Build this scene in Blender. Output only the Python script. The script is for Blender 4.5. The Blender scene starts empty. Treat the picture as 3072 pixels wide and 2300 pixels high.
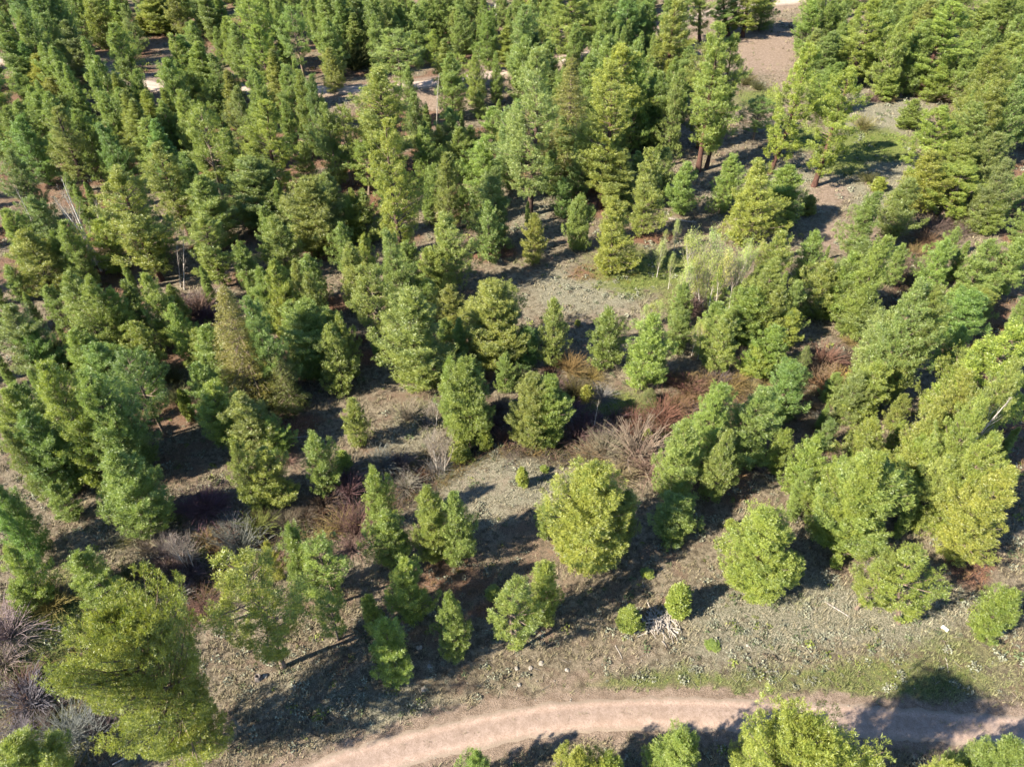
import bpy, math, random
import numpy as np
from mathutils import Vector, Matrix, noise as mnoise
R = math.radians
rng = np.random.default_rng(7)
random.seed(7)
scene = bpy.context.scene
COL = scene.collection

# ------------------------------------------------------------ camera, sky, sun, exposure
CAM_H = 60.0
PITCH = R(42.0)                 # below the horizon
FPX = 1530.0                    # focal length in units of a 2212 x 1656 picture
cam_data = bpy.data.cameras.new('camera')
cam = bpy.data.objects.new('camera', cam_data); COL.objects.link(cam)
cam_data.sensor_width = 36.0
cam_data.lens = 36.0 * FPX / 2212.0
cam_data.clip_start = 0.5; cam_data.clip_end = 6000.0
cam.location = (0, 0, CAM_H)
cam.rotation_euler = (math.pi/2 - PITCH, 0, 0)
scene.camera = cam

SUN_EL, SHADOW_AZ = R(37.0), R(27.0)     # shadows run to +x, a little away from the camera
world = bpy.data.worlds.new('World'); scene.world = world
world.use_nodes = True
wn = world.node_tree.nodes; wl = world.node_tree.links
bg = wn['Background']
sky = wn.new('ShaderNodeTexSky'); sky.sky_type = 'NISHITA'; sky.sun_disc = False
sky.sun_elevation = SUN_EL
sx, sy = -math.cos(SHADOW_AZ), -math.sin(SHADOW_AZ)   # towards the sun
sky.sun_rotation = math.atan2(sx, sy)
sky.altitude = 1200; sky.air_density = 1.0; sky.dust_density = 0.1; sky.ozone_density = 3.0
wl.new(sky.outputs['Color'], bg.inputs['Color'])
bg.inputs['Strength'].default_value = 0.088

sd = bpy.data.lights.new('sun', 'SUN'); sun = bpy.data.objects.new('sun', sd); COL.objects.link(sun)
sd.energy = 5.0; sd.angle = R(0.6); sd.color = (1.0, 0.88, 0.70)
sun.rotation_euler = Vector((sx*math.cos(SUN_EL), sy*math.cos(SUN_EL), math.sin(SUN_EL))).to_track_quat('Z', 'Y').to_euler()
sun.location = (-40, -20, 90)
scene.view_settings.view_transform = 'Standard'
scene.view_settings.look = 'None'
scene.view_settings.exposure = 2.02
scene.view_settings.gamma = 1.0
scene.view_settings.use_curve_mapping = False
scene.cycles.max_bounces = 5
scene.cycles.diffuse_bounces = 3
scene.cycles.glossy_bounces = 1
scene.cycles.transmission_bounces = 2
scene.cycles.transparent_max_bounces = 4

# ------------------------------------------------------------ camera geometry (used to turn image pixels into points on the ground)
CT, ST = math.cos(PITCH), math.sin(PITCH)
def ray(u, v):
    x = (u-1106.0)/FPX; y = -(v-828.0)/FPX
    return np.array([x, CT+y*ST, -ST+y*CT])
def project(p):
    p = np.asarray(p, float)
    q = p - np.array([0, 0, CAM_H])
    X = q[..., 0]; Z = q[..., 1]*CT - q[..., 2]*ST; Y = q[..., 1]*ST + q[..., 2]*CT
    Z = np.maximum(Z, 1e-3)
    return 1106+FPX*X/Z, 828-FPX*Y/Z

# ------------------------------------------------------------ value noise
def _hash(ix, iy, s):
    h = (ix*374761393 + iy*668265263 + s*982451653) & 0xffffffff
    h = ((h ^ (h >> 13))*1274126177) & 0xffffffff
    return ((h ^ (h >> 16)) & 0xffff)/65535.0
def vnoise(x, y, s=0):
    x = np.asarray(x, float); y = np.asarray(y, float)
    ix = np.floor(x).astype(np.int64); iy = np.floor(y).astype(np.int64)
    fx = x-ix; fy = y-iy; fx = fx*fx*(3-2*fx); fy = fy*fy*(3-2*fy)
    a = _hash(ix, iy, s); b = _hash(ix+1, iy, s); c = _hash(ix, iy+1, s); d = _hash(ix+1, iy+1, s)
    return (a*(1-fx)+b*fx)*(1-fy)+(c*(1-fx)+d*fx)*fy
def fbm(x, y, s=0, o=4):
    v = 0; a = .5; t = 0
    for k in range(o):
        v = v + a*vnoise(x*2**k, y*2**k, s+k); t += a; a *= .5
    return v/t
def flat(u, v, z=0.0):
    d = ray(u, v); t = (CAM_H-z)/-d[2]
    return np.array([d[0]*t, d[1]*t])
def path_dist(x, y, P):
    x = np.asarray(x, float); y = np.asarray(y, float)
    best = np.full(x.shape, 1e9)
    for (ax, ay), (bx, by) in zip(P[:-1], P[1:]):
        dx, dy = bx-ax, by-ay; L = dx*dx+dy*dy
        t = np.clip(((x-ax)*dx+(y-ay)*dy)/L, 0, 1)
        best = np.minimum(best, np.hypot(x-ax-t*dx, y-ay-t*dy))
    return best
def smooth(a, b, x):
    t = np.clip((x-a)/(b-a), 0, 1); return t*t*(3-2*t)
CREEK = [flat(*p) for p in [(120,1480),(250,1370),(400,1275),(470,1190),(600,1125),(720,1105),(820,1065),(905,1035),(930,1000),(1000,965),(1065,915),(1120,930),(1230,955),(1330,925),(1440,905),(1560,895),(1700,850),(1800,800),(1880,745),(1960,640),(2000,520),(2060,470),(2200,400)]]
NEAR_ROAD = [flat(*p) for p in [(520,1760),(620,1705),(740,1655),(860,1618),(1000,1585),(1130,1557),(1270,1541),(1420,1536),(1600,1543),(1800,1552),(2000,1565),(2240,1583),(2420,1600)]]
FAR_ROAD = [flat(*p, 1.6) for p in [(-60,120),(120,140),(200,155),(260,172),(330,185),(420,190),(500,190),(600,193),(740,194),(850,186),(950,176),(1060,158),(1170,136),(1280,116),(1370,90),(1430,68),(1490,42),(1560,22),(1700,5),(1850,-10)]]
def height(x, y):
    x = np.asarray(x, float); y = np.asarray(y, float)
    z = 1.3*(fbm(x/38+5, y/38+9, 3, 2)-.5) + .35*(fbm(x/7, y/7, 11, 2)-.5)
    d = path_dist(x, y, CREEK)
    z = z - 1.25*np.exp(-(d/2.3)**2) - .5*np.exp(-(d/6.0)**2)
    d2 = path_dist(x, y, FAR_ROAD)
    z = z + 1.6*np.exp(-(d2/9.0)**2)
    dn = path_dist(x, y, NEAR_ROAD)
    k = smooth(5.5, 2.6, dn)
    z = z*(1-.8*k) - .12*k
    far = smooth(170, 420, y)
    z = z + far*14*smooth(0, 1, far)
    return z
def ground_pt(u, v):
    d = ray(u, v); z = 0.0
    for _ in range(12):
        t = (CAM_H-z)/-d[2]; x, y = d[0]*t, d[1]*t
        z = .5*z + .5*float(height(x, y))
    return np.array([x, y, float(height(x, y))])

# ------------------------------------------------------------ object helpers
def tag(o, label=None, cat=None, group=None, kind=None):
    if label: o['label'] = label
    if cat: o['category'] = cat
    if group: o['group'] = group
    if kind: o['kind'] = kind
    return o
def empty(name, loc=(0, 0, 0)):
    o = bpy.data.objects.new(name, None); COL.objects.link(o); o.location = loc
    o.empty_display_size = .3
    return o
def mesh_np(name, V, F, mat, attrs=None, smooth_shade=False):
    """V (n,3) float, F (m,k) int with k = 3 or 4"""
    me = bpy.data.meshes.new(name)
    V = np.ascontiguousarray(V, np.float32); F = np.ascontiguousarray(F, np.int32)
    n, k = F.shape
    me.vertices.add(len(V)); me.vertices.foreach_set('co', V.ravel())
    me.loops.add(n*k); me.loops.foreach_set('vertex_index', F.ravel())
    me.polygons.add(n); me.polygons.foreach_set('loop_start', np.arange(0, n*k, k, dtype=np.int32))
    me.polygons.foreach_set('loop_total', np.full(n, k, np.int32))
    if smooth_shade: me.polygons.foreach_set('use_smooth', np.ones(n, bool))
    for an, av in (attrs or {}).items():
        if av.ndim == 1:
            a = me.attributes.new(an, 'FLOAT', 'POINT'); a.data.foreach_set('value', av.astype(np.float32))
        else:
            a = me.attributes.new(an, 'FLOAT_COLOR', 'POINT')
            a.data.foreach_set('color', np.ascontiguousarray(av, np.float32).ravel())
    me.update(calc_edges=True)
    if mat: me.materials.append(mat)
    return me
def obj(name, me, parent=None, loc=None):
    o = bpy.data.objects.new(name, me); COL.objects.link(o)
    if parent: o.parent = parent
    if loc is not None: o.location = loc
    return o

# ------------------------------------------------------------ materials
def nmat(name):
    m = bpy.data.materials.new(name); m.use_nodes = True
    nt = m.node_tree; nt.nodes.clear()
    out = nt.nodes.new('ShaderNodeOutputMaterial')
    return m, nt, out
def N(nt, t, **kw):
    n = nt.nodes.new(t)
    for k, v in kw.items():
        if k in n.inputs.keys(): n.inputs[k].default_value = v
        else: setattr(n, k, v)
    return n
def mix(nt, a, b, f, bt='MIX'):
    n = nt.nodes.new('ShaderNodeMix'); n.data_type = 'RGBA'; n.blend_type = bt
    for s, v in ((n.inputs[0], f), (n.inputs[6], a), (n.inputs[7], b)):
        if isinstance(v, (int, float)): s.default_value = v
        elif isinstance(v, tuple): s.default_value = (*v, 1.0)[:4]
        else: nt.links.new(v, s)
    return n.outputs[2]
def ramp(nt, fac, lo, hi):
    n = nt.nodes.new('ShaderNodeMapRange'); n.interpolation_type = 'SMOOTHSTEP'
    nt.links.new(fac, n.inputs[0]); n.inputs[1].default_value = lo; n.inputs[2].default_value = hi
    return n.outputs[0]
def noise(nt, vec, scale, detail=3, rough=.55):
    n = nt.nodes.new('ShaderNodeTexNoise'); n.inputs['Scale'].default_value = scale
    n.inputs['Detail'].default_value = detail; n.inputs['Roughness'].default_value = rough
    if vec is not None: nt.links.new(vec, n.inputs['Vector'])
    return n.outputs['Fac']

def foliage_mat(name, dark, light, trans=.42):
    """needles: shade painted dark into the shoot bases, fresher tips; every tree is tinted by its own object colour"""
    m, nt, out = nmat(name)
    at = N(nt, 'ShaderNodeAttribute', attribute_name='tone')
    oi = nt.nodes.new('ShaderNodeObjectInfo')
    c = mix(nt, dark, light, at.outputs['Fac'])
    geo = nt.nodes.new('ShaderNodeNewGeometry')
    nf = noise(nt, geo.outputs['Position'], .9, 2)
    c = mix(nt, c, (.76, .84, .84), ramp(nt, nf, .42, .75), 'MULTIPLY')
    c = mix(nt, c, oi.outputs['Color'], 1.0, 'MULTIPLY')
    d = nt.nodes.new('ShaderNodeBsdfDiffuse'); nt.links.new(c, d.inputs['Color'])
    t = nt.nodes.new('ShaderNodeBsdfTranslucent'); nt.links.new(mix(nt, c, (1.15, 1.2, .55), 1.0, 'MULTIPLY'), t.inputs['Color'])
    g = N(nt, 'ShaderNodeBsdfGlossy', Roughness=.45); g.inputs['Color'].default_value = (.9, .95, 1, 1)
    s1 = nt.nodes.new('ShaderNodeMixShader'); s1.inputs[0].default_value = trans
    nt.links.new(d.outputs[0], s1.inputs[1]); nt.links.new(t.outputs[0], s1.inputs[2])
    s2 = nt.nodes.new('ShaderNodeMixShader'); s2.inputs[0].default_value = .035
    nt.links.new(s1.outputs[0], s2.inputs[1]); nt.links.new(g.outputs[0], s2.inputs[2])
    nt.links.new(s2.outputs[0], out.inputs[0])
    return m
def rough_mat(name, c1, c2, scale=3.0, tint=False, rough=.9, bump=0.0, attr=None):
    m, nt, out = nmat(name)
    b = nt.nodes.new('ShaderNodeBsdfPrincipled'); b.inputs['Roughness'].default_value = rough
    b.inputs['Specular IOR Level'].default_value = .2
    tc = nt.nodes.new('ShaderNodeTexCoord')
    mp = nt.nodes.new('ShaderNodeMapping'); mp.inputs['Scale'].default_value = (1, 1, .35)
    nt.links.new(tc.outputs['Object'], mp.inputs[0])
    nf = noise(nt, mp.outputs[0], scale, 5, .7)
    c = mix(nt, c1, c2, ramp(nt, nf, .35, .65))
    if attr:
        at = N(nt, 'ShaderNodeAttribute', attribute_name=attr)
        c = mix(nt, c, at.outputs['Color'], 1.0, 'MULTIPLY')
    if tint:
        oi = nt.nodes.new('ShaderNodeObjectInfo'); c = mix(nt, c, oi.outputs['Color'], 1.0, 'MULTIPLY')
    nt.links.new(c, b.inputs['Base Color'])
    if bump:
        bp = N(nt, 'ShaderNodeBump', Strength=bump, Distance=.05); nt.links.new(nf, bp.inputs['Height'])
        nt.links.new(bp.outputs[0], b.inputs['Normal'])
    nt.links.new(b.outputs[0], out.inputs[0])
    return m
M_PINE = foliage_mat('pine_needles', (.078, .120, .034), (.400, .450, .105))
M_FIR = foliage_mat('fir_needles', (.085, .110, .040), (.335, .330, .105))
M_BARK = rough_mat('grey_bark', (.10, .075, .06), (.20, .155, .125), 6)
M_REDBARK = rough_mat('red_bark', (.062, .030, .022), (.135, .064, .046), 5, tint=True)
M_PALE = rough_mat('pale_bark', (.33, .31, .28), (.52, .50, .46), 5)
M_TWIG = rough_mat('pale_twigs', (.24, .20, .17), (.36, .32, .27), 5)
M_DEAD = rough_mat('dead_wood', (.20, .18, .16), (.38, .35, .32), 6)
M_BUD = foliage_mat('spring_buds', (.24, .28, .075), (.46, .50, .16), .4)
M_STEM = rough_mat('willow_stems', (.75, .75, .75), (1, 1, 1), 2, tint=True)
M_SAGE = rough_mat('sage_leaves', (.8, .8, .8), (1, 1, 1), 2, attr='tint')
M_STONE = rough_mat('stone', (.13, .115, .10), (.27, .25, .22), 3, bump=.3)
M_LOG = rough_mat('weathered_log', (.13, .115, .105), (.36, .33, .30), 8)
# ------------------------------------------------------------ ground
# ground cover by image coordinates: soil kinds at places on the ground (albedo only)
def blob(u, v, cu, cv, ru, rv, soft=.6):
    d = np.sqrt(((u-cu)/ru)**2+((v-cv)/rv)**2)
    return smooth(1+soft, 1-soft, d)
GREEN = [(1400,590,130,45,.8),(1300,560,60,25,.4),(1480,640,60,40,.7),(1740,300,55,28,1),(1890,315,90,35,1),(1830,345,60,30,.8),(1215,975,45,14,.9),(1340,885,70,40,.7),(1640,215,60,22,.7),(1360,560,60,30,.6),
         (900,890,60,40,.35),(1500,1480,330,26,.55),(1900,1470,330,45,.55),(2080,1420,140,50,.45),(160,1380,120,160,.7),(40,1440,80,120,.5),(1700,1290,60,20,.3),(1250,880,80,40,.35),(1130,560,50,12,.3),(120,1590,120,70,.6),(2100,1600,120,60,.3),(1420,190,40,10,.3)]
SAGE = [(1270,625,120,48,1),(1130,640,80,60,.4),(1750,1330,240,75,1),(1600,1390,160,50,.6),(1950,1330,150,80,.9),(1900,240,110,60,.9),(1700,400,140,60,.6),(1940,400,110,80,.8),(1080,1040,150,60,.8),(1040,1110,80,40,.6),(900,940,90,60,.5),(1720,480,100,50,.5),(1350,660,70,40,.5),(640,1500,130,60,.4),(830,1520,140,50,.7),(1500,1450,200,50,.4),(1600,440,90,40,.6),(2000,180,80,50,.6),(420,1040,90,60,.3),(240,1150,100,60,.3),(1150,460,60,60,.5)]
DUFF = [(1410,515,50,14,1),(1310,590,80,20,.8),(1190,972,60,9,1),(830,765,60,22,1),(700,540,60,22,.8),(800,400,90,60,.8),(460,330,160,100,.8),(1290,440,50,40,.6),(1060,540,60,25,1),(380,1010,80,50,.4),(650,1210,50,30,.6),(640,920,60,30,.7),(700,660,60,30,.7),(1990,650,60,60,.5),(1700,950,200,60,.4),(1560,1040,80,60,.5),(2100,1210,60,60,.9),(860,250,100,40,.8),(550,230,100,60,.5),(1240,1270,90,20,.3),(960,1260,150,60,.5),(1080,1330,70,25,.6),(1180,1180,120,90,.35)]
BARE = [(1650,110,85,48,1),(1700,170,40,20,.5),(1460,100,60,40,1),(930,215,80,26,1),(240,150,60,18,.6),(1230,1470,90,24,.6),(1350,1420,110,30,.35),(1150,1520,100,12,.5),(1480,640,60,30,.3),(1790,420,60,30,.7),(1830,510,70,35,.8),(1320,690,90,30,.4),(1050,1050,90,40,.35),(1640,1480,140,18,.3),(1780,1110,60,50,.5),(820,1270,90,40,.3),(2150,1420,60,60,.3),(1500,30,80,30,.8)]
def zones(x, y, z):
    u, v = project(np.stack([x, y, z], -1))
    w = np.zeros(x.shape+(4,))
    wob = 40*(fbm(x/3.0, y/3.0, 21, 3)-.5); wob2 = 40*(fbm(x/3.0, y/3.0, 33, 3)-.5)
    k = np.clip(np.hypot(x, y)/60, .6, 3)
    uu = u+wob/k*1.4; vv = v+wob2/k
    for ch, L in enumerate((GREEN, SAGE, DUFF, BARE)):
        for cu, cv, ru, rv, s in L:
            w[..., ch] = np.maximum(w[..., ch], s*blob(uu, vv, cu, cv, ru, rv))
    dn = path_dist(x, y, NEAR_ROAD)
    w[..., 3] = np.maximum(w[..., 3], smooth(2.9, 1.5, dn+1.6*(fbm(x/1.6, y/1.6, 5, 3)-.5)))
    df = path_dist(x, y, FAR_ROAD)
    w[..., 3] = np.maximum(w[..., 3], smooth(7.5, 3.0, df+3*(fbm(x/3, y/3, 6, 3)-.5)))
    dc = path_dist(x, y, CREEK)
    damp = smooth(4, .5, dc)*.7
    w[..., 2] = np.maximum(w[..., 2]*(1-damp), 0.0)
    # forest floor under the closed stands: needles
    forest = np.maximum(smooth(700, 430, v)*smooth(1500, 1250, u), smooth(900, 500, u)*smooth(1150, 850, v))
    forest = np.maximum(forest, smooth(1900, 2100, u)*smooth(1250, 900, v))
    w[..., 2] = np.maximum(w[..., 2], .55*forest*smooth(.35, .6, fbm(x/6, y/6, 44, 3)))
    return w, damp

M_SOIL, nt, out = nmat('soil')
at = N(nt, 'ShaderNodeAttribute', attribute_name='zone'); sep = nt.nodes.new('ShaderNodeSeparateColor')
nt.links.new(at.outputs['Color'], sep.inputs[0])
da = N(nt, 'ShaderNodeAttribute', attribute_name='damp')
geo = nt.nodes.new('ShaderNodeNewGeometry'); P = geo.outputs['Position']
n1 = noise(nt, P, .35, 4); n2 = noise(nt, P, 1.7, 5, .65); n3 = noise(nt, P, 6.5, 4, .7); n4 = noise(nt, P, 15, 3, .7)
base = mix(nt, (.095, .078, .054), (.250, .212, .150), ramp(nt, n2, .35, .66))
base = mix(nt, base, (.165, .120, .086), ramp(nt, n1, .50, .68))
def zmask(fac, amt=.5):
    # break the edge of a zone up with the noise
    a = nt.nodes.new('ShaderNodeMath'); a.operation = 'MULTIPLY_ADD'
    nt.links.new(n2, a.inputs[0]); a.inputs[1].default_value = amt*2; a.inputs[2].default_value = -amt
    b = nt.nodes.new('ShaderNodeMath'); b.operation = 'ADD'
    nt.links.new(fac, b.inputs[0]); nt.links.new(a.outputs[0], b.inputs[1])
    return ramp(nt, b.outputs[0], .15, .75)
base = mix(nt, base, mix(nt, (.275, .255, .185), (.105, .105, .070), ramp(nt, n3, .4, .62)), zmask(sep.outputs[1]))
base = mix(nt, base, mix(nt, (.105, .060, .042), (.225, .122, .078), ramp(nt, n3, .35, .65)), zmask(sep.outputs[2]))
base = mix(nt, base, mix(nt, (.085, .120, .030), (.185, .195, .060), ramp(nt, n3, .35, .65)), zmask(sep.outputs[0], .6))
bare = nt.nodes.new('ShaderNodeAttribute'); bare.attribute_name = 'bare'
base = mix(nt, base, mix(nt, (.180, .135, .100), (.280, .215, .165), ramp(nt, n2, .3, .7)), zmask(bare.outputs['Fac'], .35))
base = mix(nt, base, (.055, .042, .032), da.outputs['Fac'])
base = mix(nt, base, (.42, .40, .38), ramp(nt, n4, .62, .40), 'MULTIPLY') if False else mix(nt, base, (.42, .40, .38), ramp(nt, n4, .50, .62), 'MULTIPLY')
base = mix(nt, base, (1.55, 1.5, 1.4), ramp(nt, n3, .57, .68), 'MULTIPLY')
b = nt.nodes.new('ShaderNodeBsdfPrincipled'); b.inputs['Roughness'].default_value = .95
b.inputs['Specular IOR Level'].default_value = .1
base = mix(nt, base, (1.0, 1.02, 1.07), 1.0, 'MULTIPLY')
nt.links.new(base, b.inputs['Base Color'])
hsum = nt.nodes.new('ShaderNodeMath'); hsum.operation = 'ADD'; nt.links.new(n3, hsum.inputs[0]); nt.links.new(n4, hsum.inputs[1])
bp = N(nt, 'ShaderNodeBump', Strength=1.0, Distance=.2); nt.links.new(hsum.outputs[0], bp.inputs['Height'])
nt.links.new(bp.outputs[0], b.inputs['Normal']); nt.links.new(b.outputs[0], out.inputs[0])

def axis(a, b, fine0, fine1, step, grow=1.12):
    mid = list(np.arange(fine0, fine1, step)); out_ = []
    s = step; x = fine0
    while x > a: s *= grow; x -= s; out_.insert(0, x)
    out_ += mid; s = step; x = mid[-1]
    while x < b: s *= grow; x += s; out_.append(x)
    return np.array(out_)
gx = axis(-2500, 2500, -85, 85, .5, 1.10); gy = axis(-400, 3500, 2, 120, .5, 1.045)
X, Y = np.meshgrid(gx, gy)
Z = height(X, Y)
near = (np.hypot(X, Y) < 110)
Z = Z + near*.12*(vnoise(X*.9, Y*.9, 77)-.5)*smooth(1.5, 4, path_dist(X, Y, NEAR_ROAD))
W, DAMP = zones(X, Y, Z)
nx, ny = len(gx), len(gy)
idx = np.arange(nx*ny).reshape(ny, nx)
F = np.stack([idx[:-1, :-1], idx[:-1, 1:], idx[1:, 1:], idx[1:, :-1]], -1).reshape(-1, 4)
V = np.stack([X, Y, Z], -1).reshape(-1, 3)
zone4 = W.reshape(-1, 4).copy(); bareA = zone4[:, 3].copy(); zone4[:, 3] = 1
ground = obj('ground', mesh_np('ground', V, F, M_SOIL, {'zone': zone4, 'bare': bareA, 'damp': (DAMP*.8).reshape(-1)}, True))
tag(ground, 'dry tan forest floor with grass, needle duff and sagebrush patches', 'ground', kind='structure')

# dirt roads: strips with worn wheel ruts and ragged edges, a few centimetres proud of the ground
def dirt_road(name, P, half, mat, label, step=.6, across=14):
    P = np.array(P); seg = np.hypot(*(P[1:]-P[:-1]).T); s = np.concatenate([[0], np.cumsum(seg)])
    t = np.arange(0, s[-1], step)
    # smooth the polyline
    cx = np.interp(t, s, P[:, 0]); cy = np.interp(t, s, P[:, 1])
    k = max(3, int(6/step)); ker = np.hanning(2*k+1); ker /= ker.sum()
    cx = np.convolve(np.pad(cx, k, 'edge'), ker, 'valid'); cy = np.convolve(np.pad(cy, k, 'edge'), ker, 'valid')
    dx, dy = np.gradient(cx), np.gradient(cy); L = np.hypot(dx, dy)+1e-9; nxv, nyv = -dy/L, dx/L
    q = np.linspace(-1, 1, across)
    wl_ = half*(1+.16*(fbm(t/.7, t*0, 51, 4)-.5)*2); wr_ = half*(1+.16*(fbm(t/.7, t*0+9, 52, 4)-.5)*2)
    off = np.where(q[None] < 0, q[None]*wl_[:, None], q[None]*wr_[:, None])
    x = cx[:, None]+nxv[:, None]*off; y = cy[:, None]+nyv[:, None]*off
    z = height(x, y)+.10
    rut = np.exp(-((np.abs(off)-.85)/.28)**2)
    z = z-.07*rut+.02*np.exp(-(off/.4)**2)-.14*smooth(.70, 1.0, np.abs(q))[None]
    n, m = x.shape; ix = np.arange(n*m).reshape(n, m)
    F = np.stack([ix[:-1, :-1], ix[:-1, 1:], ix[1:, 1:], ix[1:, :-1]], -1).reshape(-1, 4)
    o = obj(name, mesh_np(name, np.stack([x, y, z], -1).reshape(-1, 3), F, mat, {'rut': rut.reshape(-1), 'edge': np.repeat(np.abs(q)[None], n, 0).reshape(-1)}, True))
    tag(o, label, 'road', kind='structure'); return o
def road_mat(name, a_, b_, c_):
    m, nt, out = nmat(name)
    geo = nt.nodes.new('ShaderNodeNewGeometry'); P = geo.outputs['Position']
    n1 = noise(nt, P, 1.3, 6, .7); n2 = noise(nt, P, 6, 6, .75); n3 = noise(nt, P, 22, 3, .7)
    c = mix(nt, a_, b_, ramp(nt, n1, .35, .65)); c = mix(nt, c, c_, ramp(nt, n2, .45, .75))
    rt = N(nt, 'ShaderNodeAttribute', attribute_name='rut'); c = mix(nt, c, (1.25, 1.22, 1.20), rt.outputs['Fac'], 'MULTIPLY')
    ed = N(nt, 'ShaderNodeAttribute', attribute_name='edge')
    ea = nt.nodes.new('ShaderNodeMath'); ea.operation = 'MULTIPLY_ADD'; nt.links.new(n2, ea.inputs[0]); ea.inputs[1].default_value = .9; nt.links.new(ed.outputs['Fac'], ea.inputs[2])
    c = mix(nt, c, (.205, .160, .118), ramp(nt, ea.outputs[0], 1.0, 1.35))
    c = mix(nt, c, (.55, .52, .50), ramp(nt, n3, .54, .64), 'MULTIPLY')
    b = nt.nodes.new('ShaderNodeBsdfPrincipled'); b.inputs['Roughness'].default_value = .95; b.inputs['Specular IOR Level'].default_value = .1
    c = mix(nt, c, (.96, 1.0, 1.08), 1.0, 'MULTIPLY')
    nt.links.new(c, b.inputs['Base Color'])
    bp = N(nt, 'ShaderNodeBump', Strength=.6, Distance=.06); nt.links.new(n2, bp.inputs['Height'])
    nt.links.new(bp.outputs[0], b.inputs['Normal']); nt.links.new(b.outputs[0], out.inputs[0])
    return m
dirt_road('dirt_road', NEAR_ROAD, 1.5, road_mat('road_dirt', (.205, .150, .115), (.268, .200, .158), (.155, .112, .085)),
          'pinkish dirt track curving along the bottom of the view with wheel ruts', .4)
dirt_road('dirt_road', FAR_ROAD, 3.0, road_mat('pale_road_dirt', (.30, .235, .185), (.38, .305, .25), (.24, .18, .14)),
          'pale dirt road crossing the forest at the top behind tall pines', 1.0)

# creek water lying in the gully
Pc = np.array(CREEK[3:17]); seg = np.hypot(*(Pc[1:]-Pc[:-1]).T); s = np.concatenate([[0], np.cumsum(seg)])
t = np.arange(0, s[-1], .5); cx = np.interp(t, s, Pc[:, 0]); cy = np.interp(t, s, Pc[:, 1])
ker = np.hanning(9); ker /= ker.sum()
cx = np.convolve(np.pad(cx, 4, 'edge'), ker, 'valid'); cy = np.convolve(np.pad(cy, 4, 'edge'), ker, 'valid')
cx += .35*(vnoise(t/2.5, t*0, 3)-.5)*2; cy += .35*(vnoise(t/2.5, t*0, 4)-.5)*2
dx, dy = np.gradient(cx), np.gradient(cy); L = np.hypot(dx, dy)+1e-9
wd = .32+.25*vnoise(t/3, t*0, 8)
zc = np.convolve(np.pad(height(cx, cy), 4, 'edge'), ker, 'valid')+.13
l = np.stack([cx-dy/L*wd, cy+dx/L*wd, zc], -1); r_ = np.stack([cx+dy/L*wd, cy-dx/L*wd, zc], -1)
V = np.concatenate([l, r_]); n = len(t); i = np.arange(n-1)
F = np.stack([i, n+i, n+i+1, i+1], -1)
mw, nt, out = nmat('creek_water'); b = nt.nodes.new('ShaderNodeBsdfPrincipled')
b.inputs['Base Color'].default_value = (.03, .035, .03, 1); b.inputs['Roughness'].default_value = .08; b.inputs['IOR'].default_value = 1.33
geo = nt.nodes.new('ShaderNodeNewGeometry'); bp = N(nt, 'ShaderNodeBump', Strength=.4, Distance=.03)
nt.links.new(noise(nt, geo.outputs['Position'], 5, 3), bp.inputs['Height']); nt.links.new(bp.outputs[0], b.inputs['Normal'])
nt.links.new(b.outputs[0], out.inputs[0])
tag(obj('creek_water', mesh_np('creek_water', V, F, mw, None, True)), 'narrow dark creek water winding among bare willows in the gully', 'creek', kind='structure')
# ------------------------------------------------------------ plant builders (one of each kind; copies share the meshes)
def unit(a): return a/(np.linalg.norm(a, axis=-1, keepdims=True)+1e-9)
def needle_shoots(P, D, L, rad, K, width, tone, rg, flatten=0.0):
    """bottle-brush shoots: K needle bundles each, single triangles"""
    n = len(P)
    s = rg.random((n, K))**.65
    Dn = unit(D)[:, None]
    rv = rg.normal(size=(n, K, 3)); perp = unit(rv-(rv*Dn).sum(-1, keepdims=True)*Dn)
    if flatten: perp[..., 2] *= (1-flatten); perp = unit(perp)
    a = np.interp(s, [0, 1], [1.30, .75])+rg.normal(size=(n, K))*.22
    dr = unit(perp*np.sin(a)[..., None]+Dn*np.cos(a)[..., None])
    base = P[:, None]+Dn*(L[:, None]*s)[..., None]
    ln = rad*(.8+.4*rg.random((n, K)))
    tip = base+dr*ln[..., None]
    sd = unit(unit(np.cross(np.broadcast_to(Dn, dr.shape), dr))+rg.normal(size=(n, K, 3))*.60); sd = unit(sd-(sd*dr).sum(-1, keepdims=True)*dr)*(width/2)
    mid = base+dr*(ln*.45)[..., None]
    V = np.stack([mid-sd, mid+sd, tip], 2)            # fat end inward
    V2 = V.reshape(-1, 3)
    V2[0::3] -= (dr*(ln*.25)[..., None]).reshape(-1, 3); 
    tn = np.clip(tone[:, None]+rg.normal(size=(n, K))*.10, 0, 1)
    T = np.stack([tn*.34, tn*.34, np.clip(tn*1.25+.15, 0, 1)], 2).reshape(-1)  # bases darkened as painted shade between tufts, tips lighter like new growth
    F = np.arange(len(V2)).reshape(-1, 3)
    return V2, F, T
def prisms(paths, radii, sides=3):
    """tapered tubes along paths (n, m, 3) with radii (n, m)"""
    n, m, _ = paths.shape
    d = unit(np.gradient(paths, axis=1))
    ref = np.where(np.abs(d[..., 2:3]) > .9, np.array([1., 0, 0]), np.array([0, 0, 1.]))
    a = unit(np.cross(d, ref)); b = np.cross(d, a)
    th = np.arange(sides)*2*np.pi/sides
    V = paths[:, :, None]+radii[:, :, None, None]*(np.cos(th)[:, None]*a[:, :, None]+np.sin(th)[:, None]*b[:, :, None])
    ix = np.arange(n*m*sides).reshape(n, m, sides); nx_ = np.roll(ix, -1, 2)
    F = np.stack([ix[:, :-1], nx_[:, :-1], nx_[:, 1:], ix[:, 1:]], -1).reshape(-1, 4)
    return V.reshape(-1, 3), F
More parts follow.
